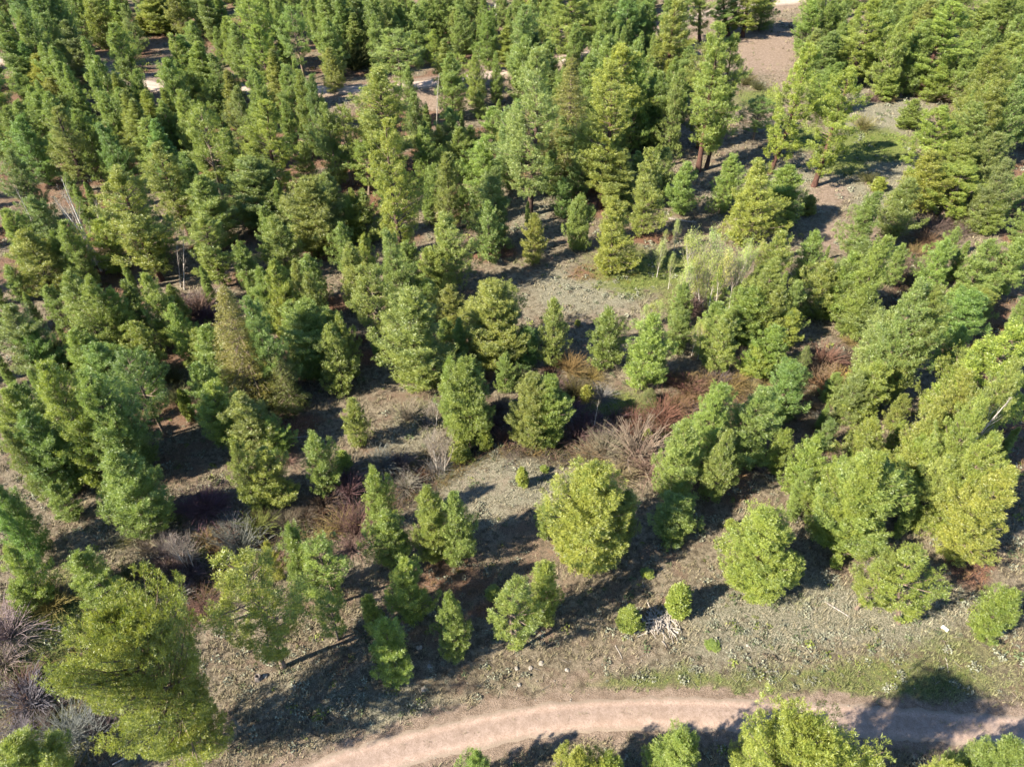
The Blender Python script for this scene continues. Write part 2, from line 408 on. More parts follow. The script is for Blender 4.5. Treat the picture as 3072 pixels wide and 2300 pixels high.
def conifer(name, H, W, kind, seed, K=20, density=11, needle=.25, nw=.043, foliage=None, bark=None):
    rg = np.random.default_rng(seed)
    cb = {'p': .05, 'd': .03, 'h': .12, 't': .16, 's': .22, 'l': .08, 'f': .04, 'y': .05}[kind]*(.8+.4*rg.random())
    Rm = W/2
    step = {'p': .36, 'd': .32, 'h': .36, 't': .50, 's': .50, 'l': .36, 'f': .30, 'y': .20}[kind]*(1 if H > 5 else .8)
    bend = (rg.normal(size=2)*.012*H)
    def trunk_xy(t):
        return np.stack([bend[0]*np.sin(t*3.0), bend[1]*np.sin(t*2.4)], -1)
    tz = np.linspace(0, .985, 12); rad0 = max(.035, H*(.0125 if kind != 't' else .0155))
    tp = np.concatenate([trunk_xy(tz), (tz*H)[:, None]], 1)
    tp[0, 2] = -.4
    tv, tf = prisms(tp[None], (rad0*(1-tz)**.8+.012)[None]*np.where(tz == 0, 1.35, 1)[None], 8)
    lob = rg.random(5)*6.28; lobs = rg.normal(size=5)*.13*(1.4 if kind in 'ts' else 1)
    def lobe(az, u): return 1+sum(lobs[i]*np.cos((i % 3+1)*az+lob[i]+u*6*(i+1)*.5) for i in range(5))
    SP, SD, SL, ST_ = [], [], [], []; BP, BR = [], []
    z = cb*H; wh = 0
    while z < H*.985:
        u = min(.999, max(0.0, (z/H-cb)/(1-cb)))
        if kind in 'pdy': prof = min(1.0, (.62+.38*min(1, u/.22)))*(1-u**2.0)**.86 if kind != 'd' else min(1, .72+.28*u/.22)*(1-u**2.1)**.72
        elif kind == 'h': prof = min(1, .55+.45*u/.35)*(1-u**3.2)**.60
        elif kind == 't': prof = (.60+.40*min(1, u/.3))*(1-u**1.9)**.70
        elif kind == 's': prof = (.45+.55*min(1, u/.35))*(1-u**2.2)**.7
        elif kind == 'l': prof = (.8+.2*min(1, u/.15))*(1-u**1.9)**.85
        else: prof = (1-u)**.82*(.86+.14*min(1, u/.08))
        nb = {'p': 5, 'd': 6, 'h': 6, 't': 5, 's': 4, 'l': 5, 'f': 7, 'y': 5}[kind]
        az0 = rg.random()*6.28
        for k in range(nb):
            if kind in 'ts' and rg.random() < .14: continue
            az = az0+k*6.283/nb+rg.normal()*.28
            Lb = Rm*prof*lobe(az, u)*(.68+.52*rg.random())
            if kind in 'ts': Lb *= (.72+.5*rg.random())
            Lb = max(Lb, .16)
            if kind == 'f': el = -.25+.75*u
            elif kind in 'ts': el = -.10+.85*u+rg.normal()*.12
            else: el = .08+.80*u+rg.normal()*.20
            zz = z+rg.normal()*(.24 if kind != 'f' and H > 5 else .06)
            o = np.array([*trunk_xy(np.array(zz/H)), zz])
            h = np.array([math.cos(az), math.sin(az), 0])
            m = 5; s = np.linspace(0, 1, m)
            curl = .30 if kind != 'f' else -.10
            hor = Lb*math.cos(el); ver = Lb*math.sin(el)
            room = max(.02, H*.985-zz); rise = ver+curl*Lb*(1-u*.5)
            if rise > room: ver -= (rise-room)
            path = o+h*(hor*s*(1-.12*s))[:, None]+np.array([0, 0, 1.])*(ver*s+curl*Lb*s**2*(1-u*.5))[:, None]
            BP.append(path); BR.append(np.linspace(max(.012, .02*Lb+.006), .006, m))
            ns = max(2, int(Lb*density*(.9+.2*rg.random())*(1.0 if kind != 'd' else 1.25)))
            ss = 1-rg.random(ns)**1.5*(.78 if kind in 'pdylh' else .62 if kind in 'ts' else .93)
            if kind in 'ts':   # foliage gathers in tufts near the ends
                cl = rg.integers(0, max(1, int(Lb*1.0))+1, ns); ss = np.clip(ss*.5+.5*(1-cl*.17), .2, 1.02)
            c = np.stack([np.interp(ss, s, path[:, i]) for i in range(3)], -1)
            side = np.array([-h[1], h[0], 0])
            spread = (.10+.42*(1-ss))*Lb+.10
            q = rg.uniform(-1, 1, ns)
            c = c+side*(q*spread)[:, None]
            lift = (rg.normal(size=ns)*.13+.05 if kind != 'f' else np.abs(rg.normal(size=ns))*.04)*min(1.6, Lb)*(1 if kind not in 'ts' else 1.3)
            c[:, 2] += lift-.04*np.abs(q)*spread
            tang = unit(path[-1]-path[-2])
            d = tang[None]*.60+h[None]*.25+side*(q*.65)[:, None]+np.array([0, 0, .85 if kind != 'f' else -.06])+rg.normal(size=(ns, 3))*(.28 if kind != 'f' else .10)
            SP.append(c); SD.append(d)
            ln = (.26+.30*rg.random(ns))*(1 if kind in 'ts' else .88 if kind != 'f' else .62)*(1 if H > 5 else .62)
            SL.append(ln)
            bt = rg.random()*.35
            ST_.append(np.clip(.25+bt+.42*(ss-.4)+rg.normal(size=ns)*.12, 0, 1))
        z += step*(.75+.5*rg.random())*(1 if u < .85 else .7); wh += 1
    # leader
    n = 6; c = np.concatenate([np.repeat(trunk_xy(np.array(.985))[None], n, 0), np.linspace(.955, .995, n)[:, None]*H], 1)
    SP.append(c); SD.append(np.array([0, 0, 1.])+rg.normal(size=(n, 3))*.25); SL.append(np.full(n, .4 if H > 5 else .25)); ST_.append(np.full(n, .6))
    SP = np.concatenate(SP); SD = np.concatenate(SD); SL = np.concatenate(SL); ST_ = np.concatenate(ST_)
    nl, wdt = (needle, nw) if kind != 'f' else (needle*.62, nw*.9)
    if H <= 5: nl *= .75
    fv, ff, ft = needle_shoots(SP-unit(SD)*(SL*.5)[:, None], SD, SL, nl, K, wdt, ST_, rg, .45 if kind == 'f' else 0)
    bv, bf = prisms(np.array(BP), np.array(BR), 3)
    rr = np.hypot(fv[:, 0], fv[:, 1])[fv[:, 2] < H*.55]; Wt = 2*np.quantile(rr, .965)
    print(name, kind, H, W, 'real', round(float(Wt), 2), 'tris', len(ff)+2*len(bf)); W = float(Wt)
    fol = foliage or (M_FIR if kind == 'f' else M_PINE); bk = bark or (M_REDBARK if kind == 't' else M_BARK)
    return dict(H=H, W=W, parts=[('trunk', mesh_np('trunk', tv, tf, bk, None, True)),
                                 ('limbs', mesh_np('limbs', bv, bf, M_BARK)),
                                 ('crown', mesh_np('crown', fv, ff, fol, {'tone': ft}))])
PROTO = {'p': [], 'd': [], 't': [], 's': [], 'l': [], 'f': [], 'y': []}
def addp(kind, H, W, seed, **k): PROTO[kind].append(conifer(kind, H, W, kind, seed, **k))
for i, (h, w) in enumerate([(9, 4.4), (10, 4.6), (14, 5.6), (15, 5.2), (12, 5.0)]): addp('p', h, w, 100+i)
for i, (h, w) in enumerate([(8, 5.0), (12, 6.4), (7, 3.8)]): addp('d', h, w, 200+i, density=10)
for i, (h, w) in enumerate([(24, 6.4), (22, 5.6), (27, 7.0), (19, 5.2)]): addp('t', h, w, 300+i, density=13, K=16, nw=.058, needle=.27)
for i, (h, w) in enumerate([(12, 4.8), (14, 5.8)]): addp('s', h, w, 400+i, density=11)
for i, (h, w) in enumerate([(13, 2.9), (10, 2.3), (16, 3.4)]): addp('l', h, w, 500+i, density=13)
for i, (h, w) in enumerate([(18, 6.2), (12, 4.2)]): addp('f', h, w, 600+i, density=12, K=10)
for i, (h, w) in enumerate([(3.0, 1.9), (2.2, 1.3), (4.2, 2.2)]): addp('y', h, w, 700+i, density=13, K=13, nw=.06)
HERO = conifer('hero', 14, 10, 'h', 801, K=19, density=11.5, needle=.25)

def bare_tree(H, W, seed, buds=True, stems=1, budmat=None, twig=1.0, bark=None, nprim=44):
    """white-barked broadleaf just coming into leaf"""
    rg = np.random.default_rng(seed); P3, R3 = [], []; BP_, = [[]]; TR, TRr = [], []
    for st in range(stems):
        b0 = np.array([rg.normal()*.3*(stems > 1), rg.normal()*.3*(stems > 1), -.2])
        lean = rg.normal(size=2)*(.06+.10*(stems > 1))*H; h = H*(1 if st == 0 else .7+.3*rg.random())
        s = np.linspace(0, 1, 8)
        tr = b0+np.stack([lean[0]*s**1.3, lean[1]*s**1.3, h*s], -1)
        TR.append(tr); TRr.append((.012*h+.01)*(1-s)**.9+.012)
        for i in range(nprim):
            u = .22+.76*(i+rg.random())/nprim; az = rg.random()*6.28
            L = W*.95*(1-u)**.45*(.6+.5*rg.random())*(1.1 if u > .35 else .6)
            el = .85+.40*u
            o = np.array([np.interp(u, s, tr[:, k]) for k in range(3)])
            hd = np.array([math.cos(az), math.sin(az), 0]); q = np.linspace(0, 1, 8)
            pth = o+hd*(L*math.cos(el)*q)[:, None]+np.array([0, 0, 1.])*(L*math.sin(el)*q+.25*L*q*q)[:, None]
            P3.append(pth); R3.append(np.linspace(.014+.007*L, .006, 8))
            for j in range(int(8*twig)):
                v = .3+.7*rg.random(); oo = np.array([np.interp(v, q, pth[:, k]) for k in range(3)])
                d = unit(unit(pth[-1]-pth[0])+rg.normal(size=3)*.5+np.array([0, 0, .4])); l = (.3+.5*rg.random())*min(1.2, L*.6)
                wob = rg.normal(size=3)*.12*l
                P3.append(oo+d*(l*q)[:, None]+wob*np.sin(q*3)[:, None]); R3.append(np.linspace(.008, .004, 8))
                BP_.append(oo+d*l*(.5+.5*rg.random())); BP_.append(oo+d*l)
    tv, tf = prisms(np.array(TR), np.array(TRr), 6); bv, bf = prisms(np.array(P3), np.array(R3), 3)
    parts = [('trunk', mesh_np('trunk', tv, tf, bark or M_PALE, None, True)), ('limbs', mesh_np('limbs', bv, bf, bark or M_TWIG))]
    if buds:
        B = np.array(BP_); B = np.repeat(B, 4, 0)+rg.normal(size=(len(B)*4, 3))*.14
        n = len(B); a = rg.normal(size=(n, 3)); c = rg.normal(size=(n, 3)); a = unit(a)*.055; c = unit(c)*.06
        V = np.stack([B-a, B+a, B+c*1.6], 1).reshape(-1, 3)
        parts.append(('crown', mesh_np('crown', V, np.arange(len(V)).reshape(-1, 3), budmat or M_BUD, {'tone': np.repeat(rg.random(n), 3)})))
    return dict(H=H, W=W, parts=parts)
ASPEN = [bare_tree(8, 4.6, 21, stems=2), bare_tree(6.5, 3.4, 22), bare_tree(9, 5, 23, stems=3, nprim=36)]
LEAFLESS = [bare_tree(8, 2.2, 31, False, twig=.5, nprim=22), bare_tree(3.4, 3, 32, False, stems=4, twig=1.2, nprim=14), bare_tree(11, 3, 33, False, stems=2, twig=.6, nprim=22), bare_tree(9, 1.6, 34, False, twig=.3, bark=M_DEAD, nprim=24)]

def willow(H, W, n, seed, droop=.5):
    rg = np.random.default_rng(seed); m = 7; q = np.linspace(0, 1, m)
    az = rg.random(n)*6.28; tilt = np.abs(rg.normal(size=n))*.55+.12; tilt = np.clip(tilt, .05, 1.35)
    L = H*(.6+.55*rg.random(n))*(1+.25*tilt)
    hd = np.stack([np.cos(az), np.sin(az), az*0], -1)
    base = hd*(rg.random(n)*.25)[:, None]
    t2 = tilt[:, None]*(1+droop*q[None])
    dr = np.sin(t2)*L[:, None]/m*(W/H); dz = np.cos(t2)*L[:, None]/m
    r = np.cumsum(dr, 1)-dr; z = np.cumsum(dz, 1)-dz
    side = np.stack([-hd[:, 1], hd[:, 0], az*0], -1)
    sw = (rg.normal(size=n)*.55)[:, None]*q[None]**2*L[:, None]*.5
    paths = base[:, None]+hd[:, None]*r[..., None]+side[:, None]*sw[..., None]
    paths[..., 2] += z-.1
    rad = np.repeat(np.linspace(.019, .008, m)[None], n, 0)
    # side twigs
    k = int(n*2.5); pi = rg.integers(0, n, k); s0 = rg.integers(2, m-1, k)
    o = paths[pi, s0]; d = unit(unit(paths[pi, s0+1-0*s0]-paths[pi, s0])+rg.normal(size=(k, 3))*.45)
    tw = o[:, None]+d[:, None]*(q[None, :, None]*(.35+.5*rg.random(k))[:, None, None]*H*.32)
    tr_ = np.repeat(np.linspace(.011, .006, m)[None], k, 0)
    V, F = prisms(np.concatenate([paths, tw]), np.concatenate([rad, tr_]), 3)
    return mesh_np('willow_shrub', V, F, M_STEM)
WILLOW = [willow(1.9, 2.4, 190, 41, .6), willow(1.6, 2.4, 190, 42, 1.0), willow(2.2, 2.6, 200, 43, .55), willow(1.3, 1.8, 150, 44, .9), willow(2.0, 2.0, 180, 45, .5)]
# ------------------------------------------------------------ trees by image pixels
# each line: image crop, then entries  top-x top-y foot-y width kind colour [foot-x]  in pixels read off nine image crops
IMAGE_CROPS = {'A1': (0, 0), 'A2': (1000, 0), 'A3': (1972, 0), 'B1': (0, 700), 'B2': (1000, 700), 'B3': (1972, 700), 'C1': (0, 1500), 'C2': (1000, 1500), 'C3': (1972, 1500)}
TREE_PIXELS = '''
A1 40 -120 380 190 p b;180 -80 420 200 p b;300 -60 400 190 p b;100 60 560 180 p b;250 80 470 170 p b;380 120 500 150 p b;20 200 600 170 p b;130 250 600 150 p b
A1 500 -60 300 180 p o;600 -40 270 120 p o;690 -20 300 90 l g;740 20 330 120 p b;835 100 260 70 y o;900 -50 210 150 p o;960 -30 200 140 p b;1040 -60 240 130 p o;1160 -40 220 110 p b;1230 -60 290 100 l b;1300 -40 270 90 l b
A1 665 140 640 200 p g;680 440 820 120 l g;1020 200 560 150 p g;1080 210 560 130 l b;1190 250 640 130 l g;1270 320 640 150 p b;1350 100 430 130 p g;1500 0 460 190 s o;1480 250 560 120 p b;1560 150 620 170 t o;1640 300 700 130 l g
A1 1755 40 480 150 s w;1930 -40 330 180 p g;2040 -30 380 130 l b;2130 80 400 120 l b;1980 290 560 130 p g;220 330 640 150 l o;290 470 720 170 p o;220 560 960 210 p g;30 640 1000 170 p g;120 700 1120 230 p b;440 660 1080 180 p g;320 640 1150 190 t g
A1 590 740 1180 190 p b;750 550 1000 150 l g;800 600 1050 160 l g;860 720 1180 170 t g;930 720 1200 160 l b;870 540 900 130 l o;980 540 860 90 l o;1070 540 1000 170 p g;1200 640 1225 220 s g 1345;1110 920 1350 180 p b;950 850 1420 220 t o;1340 780 1060 100 l g
A1 1360 420 800 120 l g;1430 520 960 160 p b;1540 620 1010 170 p g;1630 600 1230 240 t o 1690;1790 420 960 170 p g;1880 450 980 160 p b;1815 860 1120 110 p g;1960 620 1130 180 p g;2060 650 1120 160 s g;1480 960 1370 300 d b;1860 1080 1540 290 d g;1960 1040 1400 170 p b
A1 1200 1060 1500 230 p b;1640 1310 1700 210 p g;1210 1280 1740 230 t g;2120 1160 1460 120 p o;680 1000 1690 330 t o 970;590 1330 1640 190 p o;370 1330 1760 200 p g;120 1400 1780 270 p o;20 1260 1700 200 p g;60 900 1350 200 p b;180 1180 1640 240 p b;800 1180 1640 220 p g
B1 400 240 700 220 p g;540 260 760 240 p g;660 330 740 160 p g;740 290 640 120 l b;870 250 700 190 p g;1020 310 560 110 p o;1030 430 790 170 p g;800 540 900 190 p o;1170 580 860 170 p g;1250 590 830 130 p g;50 440 900 280 p b;150 560 900 200 p b;440 590 960 220 p g;570 670 1020 250 p b
B1 240 780 1560 420 p g;480 830 1560 440 p g;30 930 1500 300 p g;130 1080 1590 280 p b;20 1180 1620 200 p b;600 950 1480 300 p b;760 710 1225 270 s b 1000;1345 300 1080 380 f o;1480 380 1040 280 p b;1640 160 640 170 p o;1560 200 620 150 p g;1780 160 600 130 p g;1850 250 640 170 p g;1700 340 660 160 p g;1840 410 900 300 d b;2040 500 900 150 p g
B1 1975 560 990 230 p g;1660 720 1120 230 f g;1180 790 1180 220 p b;1270 900 1310 280 p o;1430 970 1370 320 p g;1620 1110 1350 200 p g;1410 1260 1690 210 p g;1590 1290 1670 300 p g;1890 1210 1590 220 p g;2060 1310 1450 110 p g;2120 995 1300 160 p g;670 1310 1830 360 p g;1080 940 1130 80 y o;190 1180 1520 260 p g
C1 -60 -100 330 200 p b;-20 60 420 160 p b;40 290 640 220 p g;70 500 690 170 p o;460 320 660 290 p g;1430 320 1005 480 s o 1710;1740 160 620 220 p g;1900 240 625 260 s g 2025;1950 560 880 180 s g;1600 250 520 110 p o;690 630 1600 700 h o 1260;390 980 1190 190 p o;60 1440 1800 360 d g
C2 240 -190 200 200 p g;310 60 420 290 p g;560 -90 390 230 p g;720 -50 410 280 p g;430 340 765 300 p o;205 565 850 140 p g;300 720 1120 290 p g;690 560 1050 210 p g;1100 490 975 280 s o;1285 370 770 240 p g;960 505 600 100 y o;1590 -210 490 530 d o;1300 0 240 160 p g
C2 1780 -60 330 220 p b;1800 630 810 145 y o;2110 495 720 175 y o;1900 400 470 80 y g;2090 -40 260 330 p g;860 1500 1780 210 p g;1490 1500 1950 250 d o;1660 1520 1960 230 d o;2110 1395 1900 280 d g
C3 940 1330 2150 620 h o;620 1380 1750 160 p g;1840 1610 1950 280 d o;2160 1450 2000 330 d g;660 55 635 430 d o 570;840 320 500 160 p g;1100 320 415 80 y o;450 105 190 70 y o;1540 285 740 330 s o 1460;1390 330 700 240 s o;1310 -270 320 540 d g;2160 540 850 260 p o;340 830 905 90 y g
A2 30 -100 330 180 p b;110 -80 340 170 p b;230 -60 390 150 p g;300 -40 350 150 p b;400 20 330 130 p g;490 190 400 100 p g;370 180 560 200 s w;470 10 220 100 l b;600 180 400 100 p o;570 -40 180 110 p g;730 50 330 140 p g;670 240 545 120 l g;830 210 320 70 y g;750 330 590 120 s o;850 340 640 120 p g
A2 850 -100 230 210 p b;935 70 430 150 p g;1050 160 430 120 l g;1150 30 620 200 p w;1230 -100 150 130 p o;1220 200 520 120 l b;1290 240 510 120 p b;1440 -60 410 250 t g;1650 -40 330 210 t g;1810 -40 390 260 p b;1930 -60 330 180 p b;1440 340 1090 300 f o;1200 290 1300 290 t w;1290 300 700 120 l b
A2 1720 260 940 270 t o;1840 370 960 190 p g;1655 380 1250 270 t o 1605;1560 340 640 130 p b;1750 900 1300 190 l g;1920 890 1430 230 p o;1700 1180 1660 270 p o;1950 430 820 170 p g;1880 520 920 170 p b;2010 900 1210 130 p b;1490 1190 1510 130 d g;1215 1295 1600 130 p o;240 400 1040 240 t g;330 700 1640 250 t o
A2 280 400 1120 280 t g;170 870 1180 150 s g;170 1160 1470 170 p g;100 1140 1480 110 l o;520 760 1140 180 p g;680 920 1400 190 p g;760 770 1100 160 p g;640 770 1020 130 p g;830 760 1060 120 p g;920 830 1260 240 p g;980 1010 1500 260 p b;930 1220 1590 160 p b;650 1280 1800 280 p g;490 560 920 130 p b
A2 960 650 920 140 p g;1050 700 1010 130 p g;700 660 960 140 p b;1120 600 1000 150 p b;1380 700 1100 150 p b;1500 760 1200 140 p b;1390 1080 1320 110 p b;1050 640 1150 140 l b
B2 90 60 480 150 p g;180 20 520 130 p g;310 -30 530 230 p g;210 200 695 220 s g 265;570 90 385 150 p g;700 320 620 180 p g;480 330 960 400 p g;950 295 810 360 d g;1330 400 810 190 p g;1170 560 810 180 p b;1670 465 835 210 p g;1930 490 955 290 p g;2110 460 720 160 p g;800 760 1310 300 d g;700 750 1240 160 p o
B2 1200 850 1310 280 d g;1310 860 1300 250 d g;1530 910 1020 75 y o;1920 930 1070 130 f b;915 1170 1320 90 y o;760 1255 1400 140 y g;1140 1405 1540 85 y o;1275 1390 1445 55 y o;1475 515 560 32 y o;1900 1175 1265 60 y o
B3 760 -10 380 200 p g;960 -10 320 170 p g;640 200 440 160 p g;590 330 660 270 p g;730 150 620 220 p g;860 290 640 170 p g;1040 170 520 220 p g;1130 160 470 130 p b;430 480 860 210 p g;740 330 660 180 p g;830 460 690 150 p o;720 560 880 220 p g;620 660 880 190 p o;910 675 910 130 f g
B3 830 780 1160 270 p b;650 950 1440 350 p b;390 910 1480 340 p g;180 1120 1620 260 p g;440 1190 1640 240 p g;970 1230 1610 260 p g;790 1180 1460 160 p o;1060 1120 1320 120 p b;1310 1120 1490 270 p g;1500 970 1190 130 p g;1490 1130 1340 110 p g;1360 1340 1960 430 p o
B3 1290 290 620 250 p g;1200 120 540 200 p g;1270 40 520 200 p b;1390 20 620 260 p g;1590 270 1020 360 p w;1710 320 1020 250 p g;1850 570 850 160 p g;1430 470 920 260 p w;1350 780 1160 260 p o;1230 850 1170 200 p b;1750 40 350 160 p g;1830 300 450 90 y g;1960 170 270 90 y g;1920 350 660 260 p b;1990 340 540 180 p o
B3 2190 530 1300 420 t o;2030 640 1220 320 p o;1900 830 1420 360 p o;1700 1050 1520 280 p g;1620 1210 1560 240 p g;1770 1340 1780 310 p g;2040 1200 1860 400 p o;2160 1420 2000 380 p o;1990 1000 1650 340 p o;2200 760 1500 320 p g
A3 110 0 540 180 t g 50;290 -260 255 150 t g 255;400 -60 220 170 t g 432;560 -170 225 190 t o 512;670 -80 190 130 p b;400 140 1035 240 t g 245;340 200 895 200 t g 250;470 210 1015 190 t g 295;150 420 960 170 p w;20 430 920 150 p b;200 280 580 120 p b;190 980 1300 160 p g;450 925 1290 200 p g;610 955 1490 310 p o
A3 800 995 1380 220 p g;930 1180 1300 85 y g;1355 1070 1160 75 y o;640 590 850 170 s b;910 260 1045 230 t o 680;1190 410 1125 240 t o 945;950 0 340 170 p g;1060 0 340 130 p g;960 170 510 190 p w;1070 190 560 170 p b;1100 380 700 210 p g;1170 120 420 130 p g;1300 0 540 220 t o;1470 10 360 160 p o
A3 1440 30 400 150 p b;1520 100 600 180 p g;1420 420 610 130 p g;1570 290 530 150 p b;1660 0 400 210 p g;1840 20 585 280 t o 1580;1720 400 610 170 p o;1990 20 420 260 p g;2110 -40 340 240 p g;2060 270 820 260 p g;2160 200 640 220 p g;1560 600 780 140 p g;1740 650 1160 240 t o;1650 900 1300 260 p o
A3 1540 1080 1440 210 p g;2080 480 1020 280 p g;1950 620 1120 270 p g;1900 830 1240 270 p g;2060 800 1260 250 p b;1840 1000 1330 240 s o 1690;2190 450 1120 200 p b;2110 950 1410 220 p b;2080 1180 1420 150 p g;1330 1160 1570 210 p g
'''
VP_V = 828.0+FPX/math.tan(PITCH)
TREES = []
for line in TREE_PIXELS.strip().splitlines():
    sh, rest = line.split(' ', 1); ox, oy = IMAGE_CROPS[sh]
    for e in rest.split(';'):
        f = e.split(); c = [float(q) for q in f[:4]]; k = .4973*.72
        tu, tv, vb, w = ox*.72+c[0]*k, oy*.72+c[1]*k, oy*.72+c[2]*k, c[3]*k
        bx = ox*.72+float(f[6])*k if len(f) > 6 else None
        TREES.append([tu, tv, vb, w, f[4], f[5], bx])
def place(tu, tv, vb, w, kind, bx=None):
    """foot point, height, crown width and lean of a tree from the image pixels of its top and foot"""
    lim = {'p': 2.9, 'd': 2.4, 't': 3.9, 's': 3.0, 'l': 4.2, 'f': 3.6, 'y': 2.4, 'h': 2.3}[kind]
    hmax = {'p': 18, 'd': 16, 't': 32, 's': 20, 'l': 20, 'f': 24, 'y': 5, 'h': 20}[kind]
    for it in range(30):
        if bx is None:
            bu = tu+(1106-tu)*(vb-tv)/(VP_V-tv)
        else: bu = bx
        B = ground_pt(bu, vb); d = ray(tu, tv)
        t = (B[0]*d[0]+B[1]*d[1])/(d[0]**2+d[1]**2)
        top = np.array([0, 0, CAM_H])+d*t; h = top[2]-B[2]
        mid = (B+top)/2-np.array([0, 0, CAM_H]); depth = mid[1]*CT-mid[2]*ST
        W = w*depth/FPX
        if bx is None and (h > hmax or h > W*lim*1.25):
            vb = tv+(vb-tv)*.95; continue
        break
    W = max(W*float(np.interp(vb, [350, 700, 1100], [1.38, 1.26, 1.02])), h/lim*.95)
    return B, h, W, top[:2]-B[:2], vb
PROF = {'p': lambda u: (.62+.38*np.minimum(1, u/.22))*(1-u**2.0)**.86, 'd': lambda u: np.minimum(1, .72+.28*u/.22)*(1-u**2.1)**.72,
        't': lambda u: (.60+.40*np.minimum(1, u/.3))*(1-u**1.9)**.70, 'l': lambda u: (1-u**1.9)**.85, 'h': lambda u: np.minimum(1, .55+.45*u/.35)*(1-u**3.2)**.6, 'f': lambda u: (1-u)**.82}
def place2(tu, tv, vb, w, kind, bx):
    """the image outline of a crown seen from above is its far and near rim, not its tip and foot"""
    tv2, vb2 = tv, vb
    for _ in range(3):
        r = place(tu, tv2, vb2, w, kind, bx); B, h, W = r[:3]
        g_ = math.hypot(B[0], B[1]); el_ = math.atan2(CAM_H-B[2]-h*.7, g_); c_, s_ = math.cos(el_), math.sin(el_)
        dep = (B[1]*CT+(CAM_H-B[2]-h*.6)*ST); u = np.linspace(0, 1, 21)
        pf = PROF.get(kind, PROF['d'])(u)
        ex = (np.max(u*h*c_+(1.10*W/2*pf+.25*(pf > .1))*s_)-h*c_)*FPX/dep
        tv2 = tv+max(0, ex)
        if kind not in 'ts' or bx is None:
            lo = np.max(.85*W/2*pf*s_-(u+.03)*h*c_)*FPX/dep
            vb2 = vb-max(0, lo)*(1 if vb > 800 else .5)
        vb2 = max(vb2, tv2+4)
    return r
PLACED = []
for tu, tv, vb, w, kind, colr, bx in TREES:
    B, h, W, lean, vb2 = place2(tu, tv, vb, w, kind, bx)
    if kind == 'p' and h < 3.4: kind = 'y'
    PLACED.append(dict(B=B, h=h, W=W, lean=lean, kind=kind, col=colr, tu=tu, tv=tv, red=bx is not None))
# understorey and more distant trees that close the stands between those placed by image pixels
CLEAR = [[(880,700),(1010,560),(1130,520),(1230,440),(1470,430),(1700,470),(1890,420),(1960,470),(1830,570),(1560,520),(1400,700),(1260,800),(1180,760),(1000,650)],
         [(560,860),(850,840),(1000,900),(1400,960),(1250,1050),(1100,1290),(700,1400),(520,1400),(200,1250),(120,1330),(230,1190),(330,1080),(420,960)],
         [(0,1200),(600,1380),(1300,1250),(1500,1120),(1800,1180),(2212,1250),(2212,1700),(0,1700)],
         [(1200,850),(1900,700),(1900,800),(1500,1000),(1200,1100)],
         [(1480,40),(1730,20),(1760,150),(1720,200),(2080,240),(2000,420),(1880,420),(1640,520),(1480,470),(1440,300),(1600,200),(1580,150),(1490,150)],
         [(690,180),(1130,120),(1130,210),(960,260),(780,260)],[(170,120),(420,60),(430,200),(300,260),(200,220)],[(640,380),(760,380),(760,450),(620,520)],[(340,560),(440,560),(450,760),(350,760)],[(170,560),(270,560),(290,780),(190,780)]]
def inpoly(x, y, P):
    r = False; j = len(P)-1
    for i in range(len(P)):
        xi, yi = P[i]; xj, yj = P[j]
        if (yi > y) != (yj > y) and x < (xj-xi)*(y-yi)/(yj-yi)+xi: r = not r
        j = i
    return r
pts = [tuple(p['B'][:2]) for p in PLACED]
rf = np.random.default_rng(99)
FILL = []; tries = 0
while tries < 9000 and len(FILL) < 560:
    tries += 1
    y = 40+240*rf.random()**.9; x = rf.uniform(-1, 1)*(14+y*.80)
    g = np.array([x, y, float(height(x, y))]); u, v = project(g)
    if not (-60 < u < 2270 and -60 < v < 1250): continue
    if any(inpoly(u, v, P) for P in CLEAR): continue
    if min(path_dist(np.array([x]), np.array([y]), Q)[0] for Q in (NEAR_ROAD, FAR_ROAD)) < 6: continue
    if path_dist(np.array([x]), np.array([y]), CREEK)[0] < 2.5: continue
    dmin = 2.3+.008*y
    if min((x-a)**2+(y-b_)**2 for a, b_ in pts) < dmin**2: continue
    h = rf.uniform(4.5, 9) if y < 130 else rf.uniform(8, 16)
    # keep the tops of the filling trees off the open ground behind them
    tu, tv = project(g+np.array([0, 0, h]))
    if any(inpoly(tu, tv, P) for P in CLEAR[:6]): h *= .55
    FILL.append((x, y, g[2]-.05, h, rf.random()*6.28, rf.uniform(1.0, 1.4))); pts.append((x, y))
nf = len(FILL)

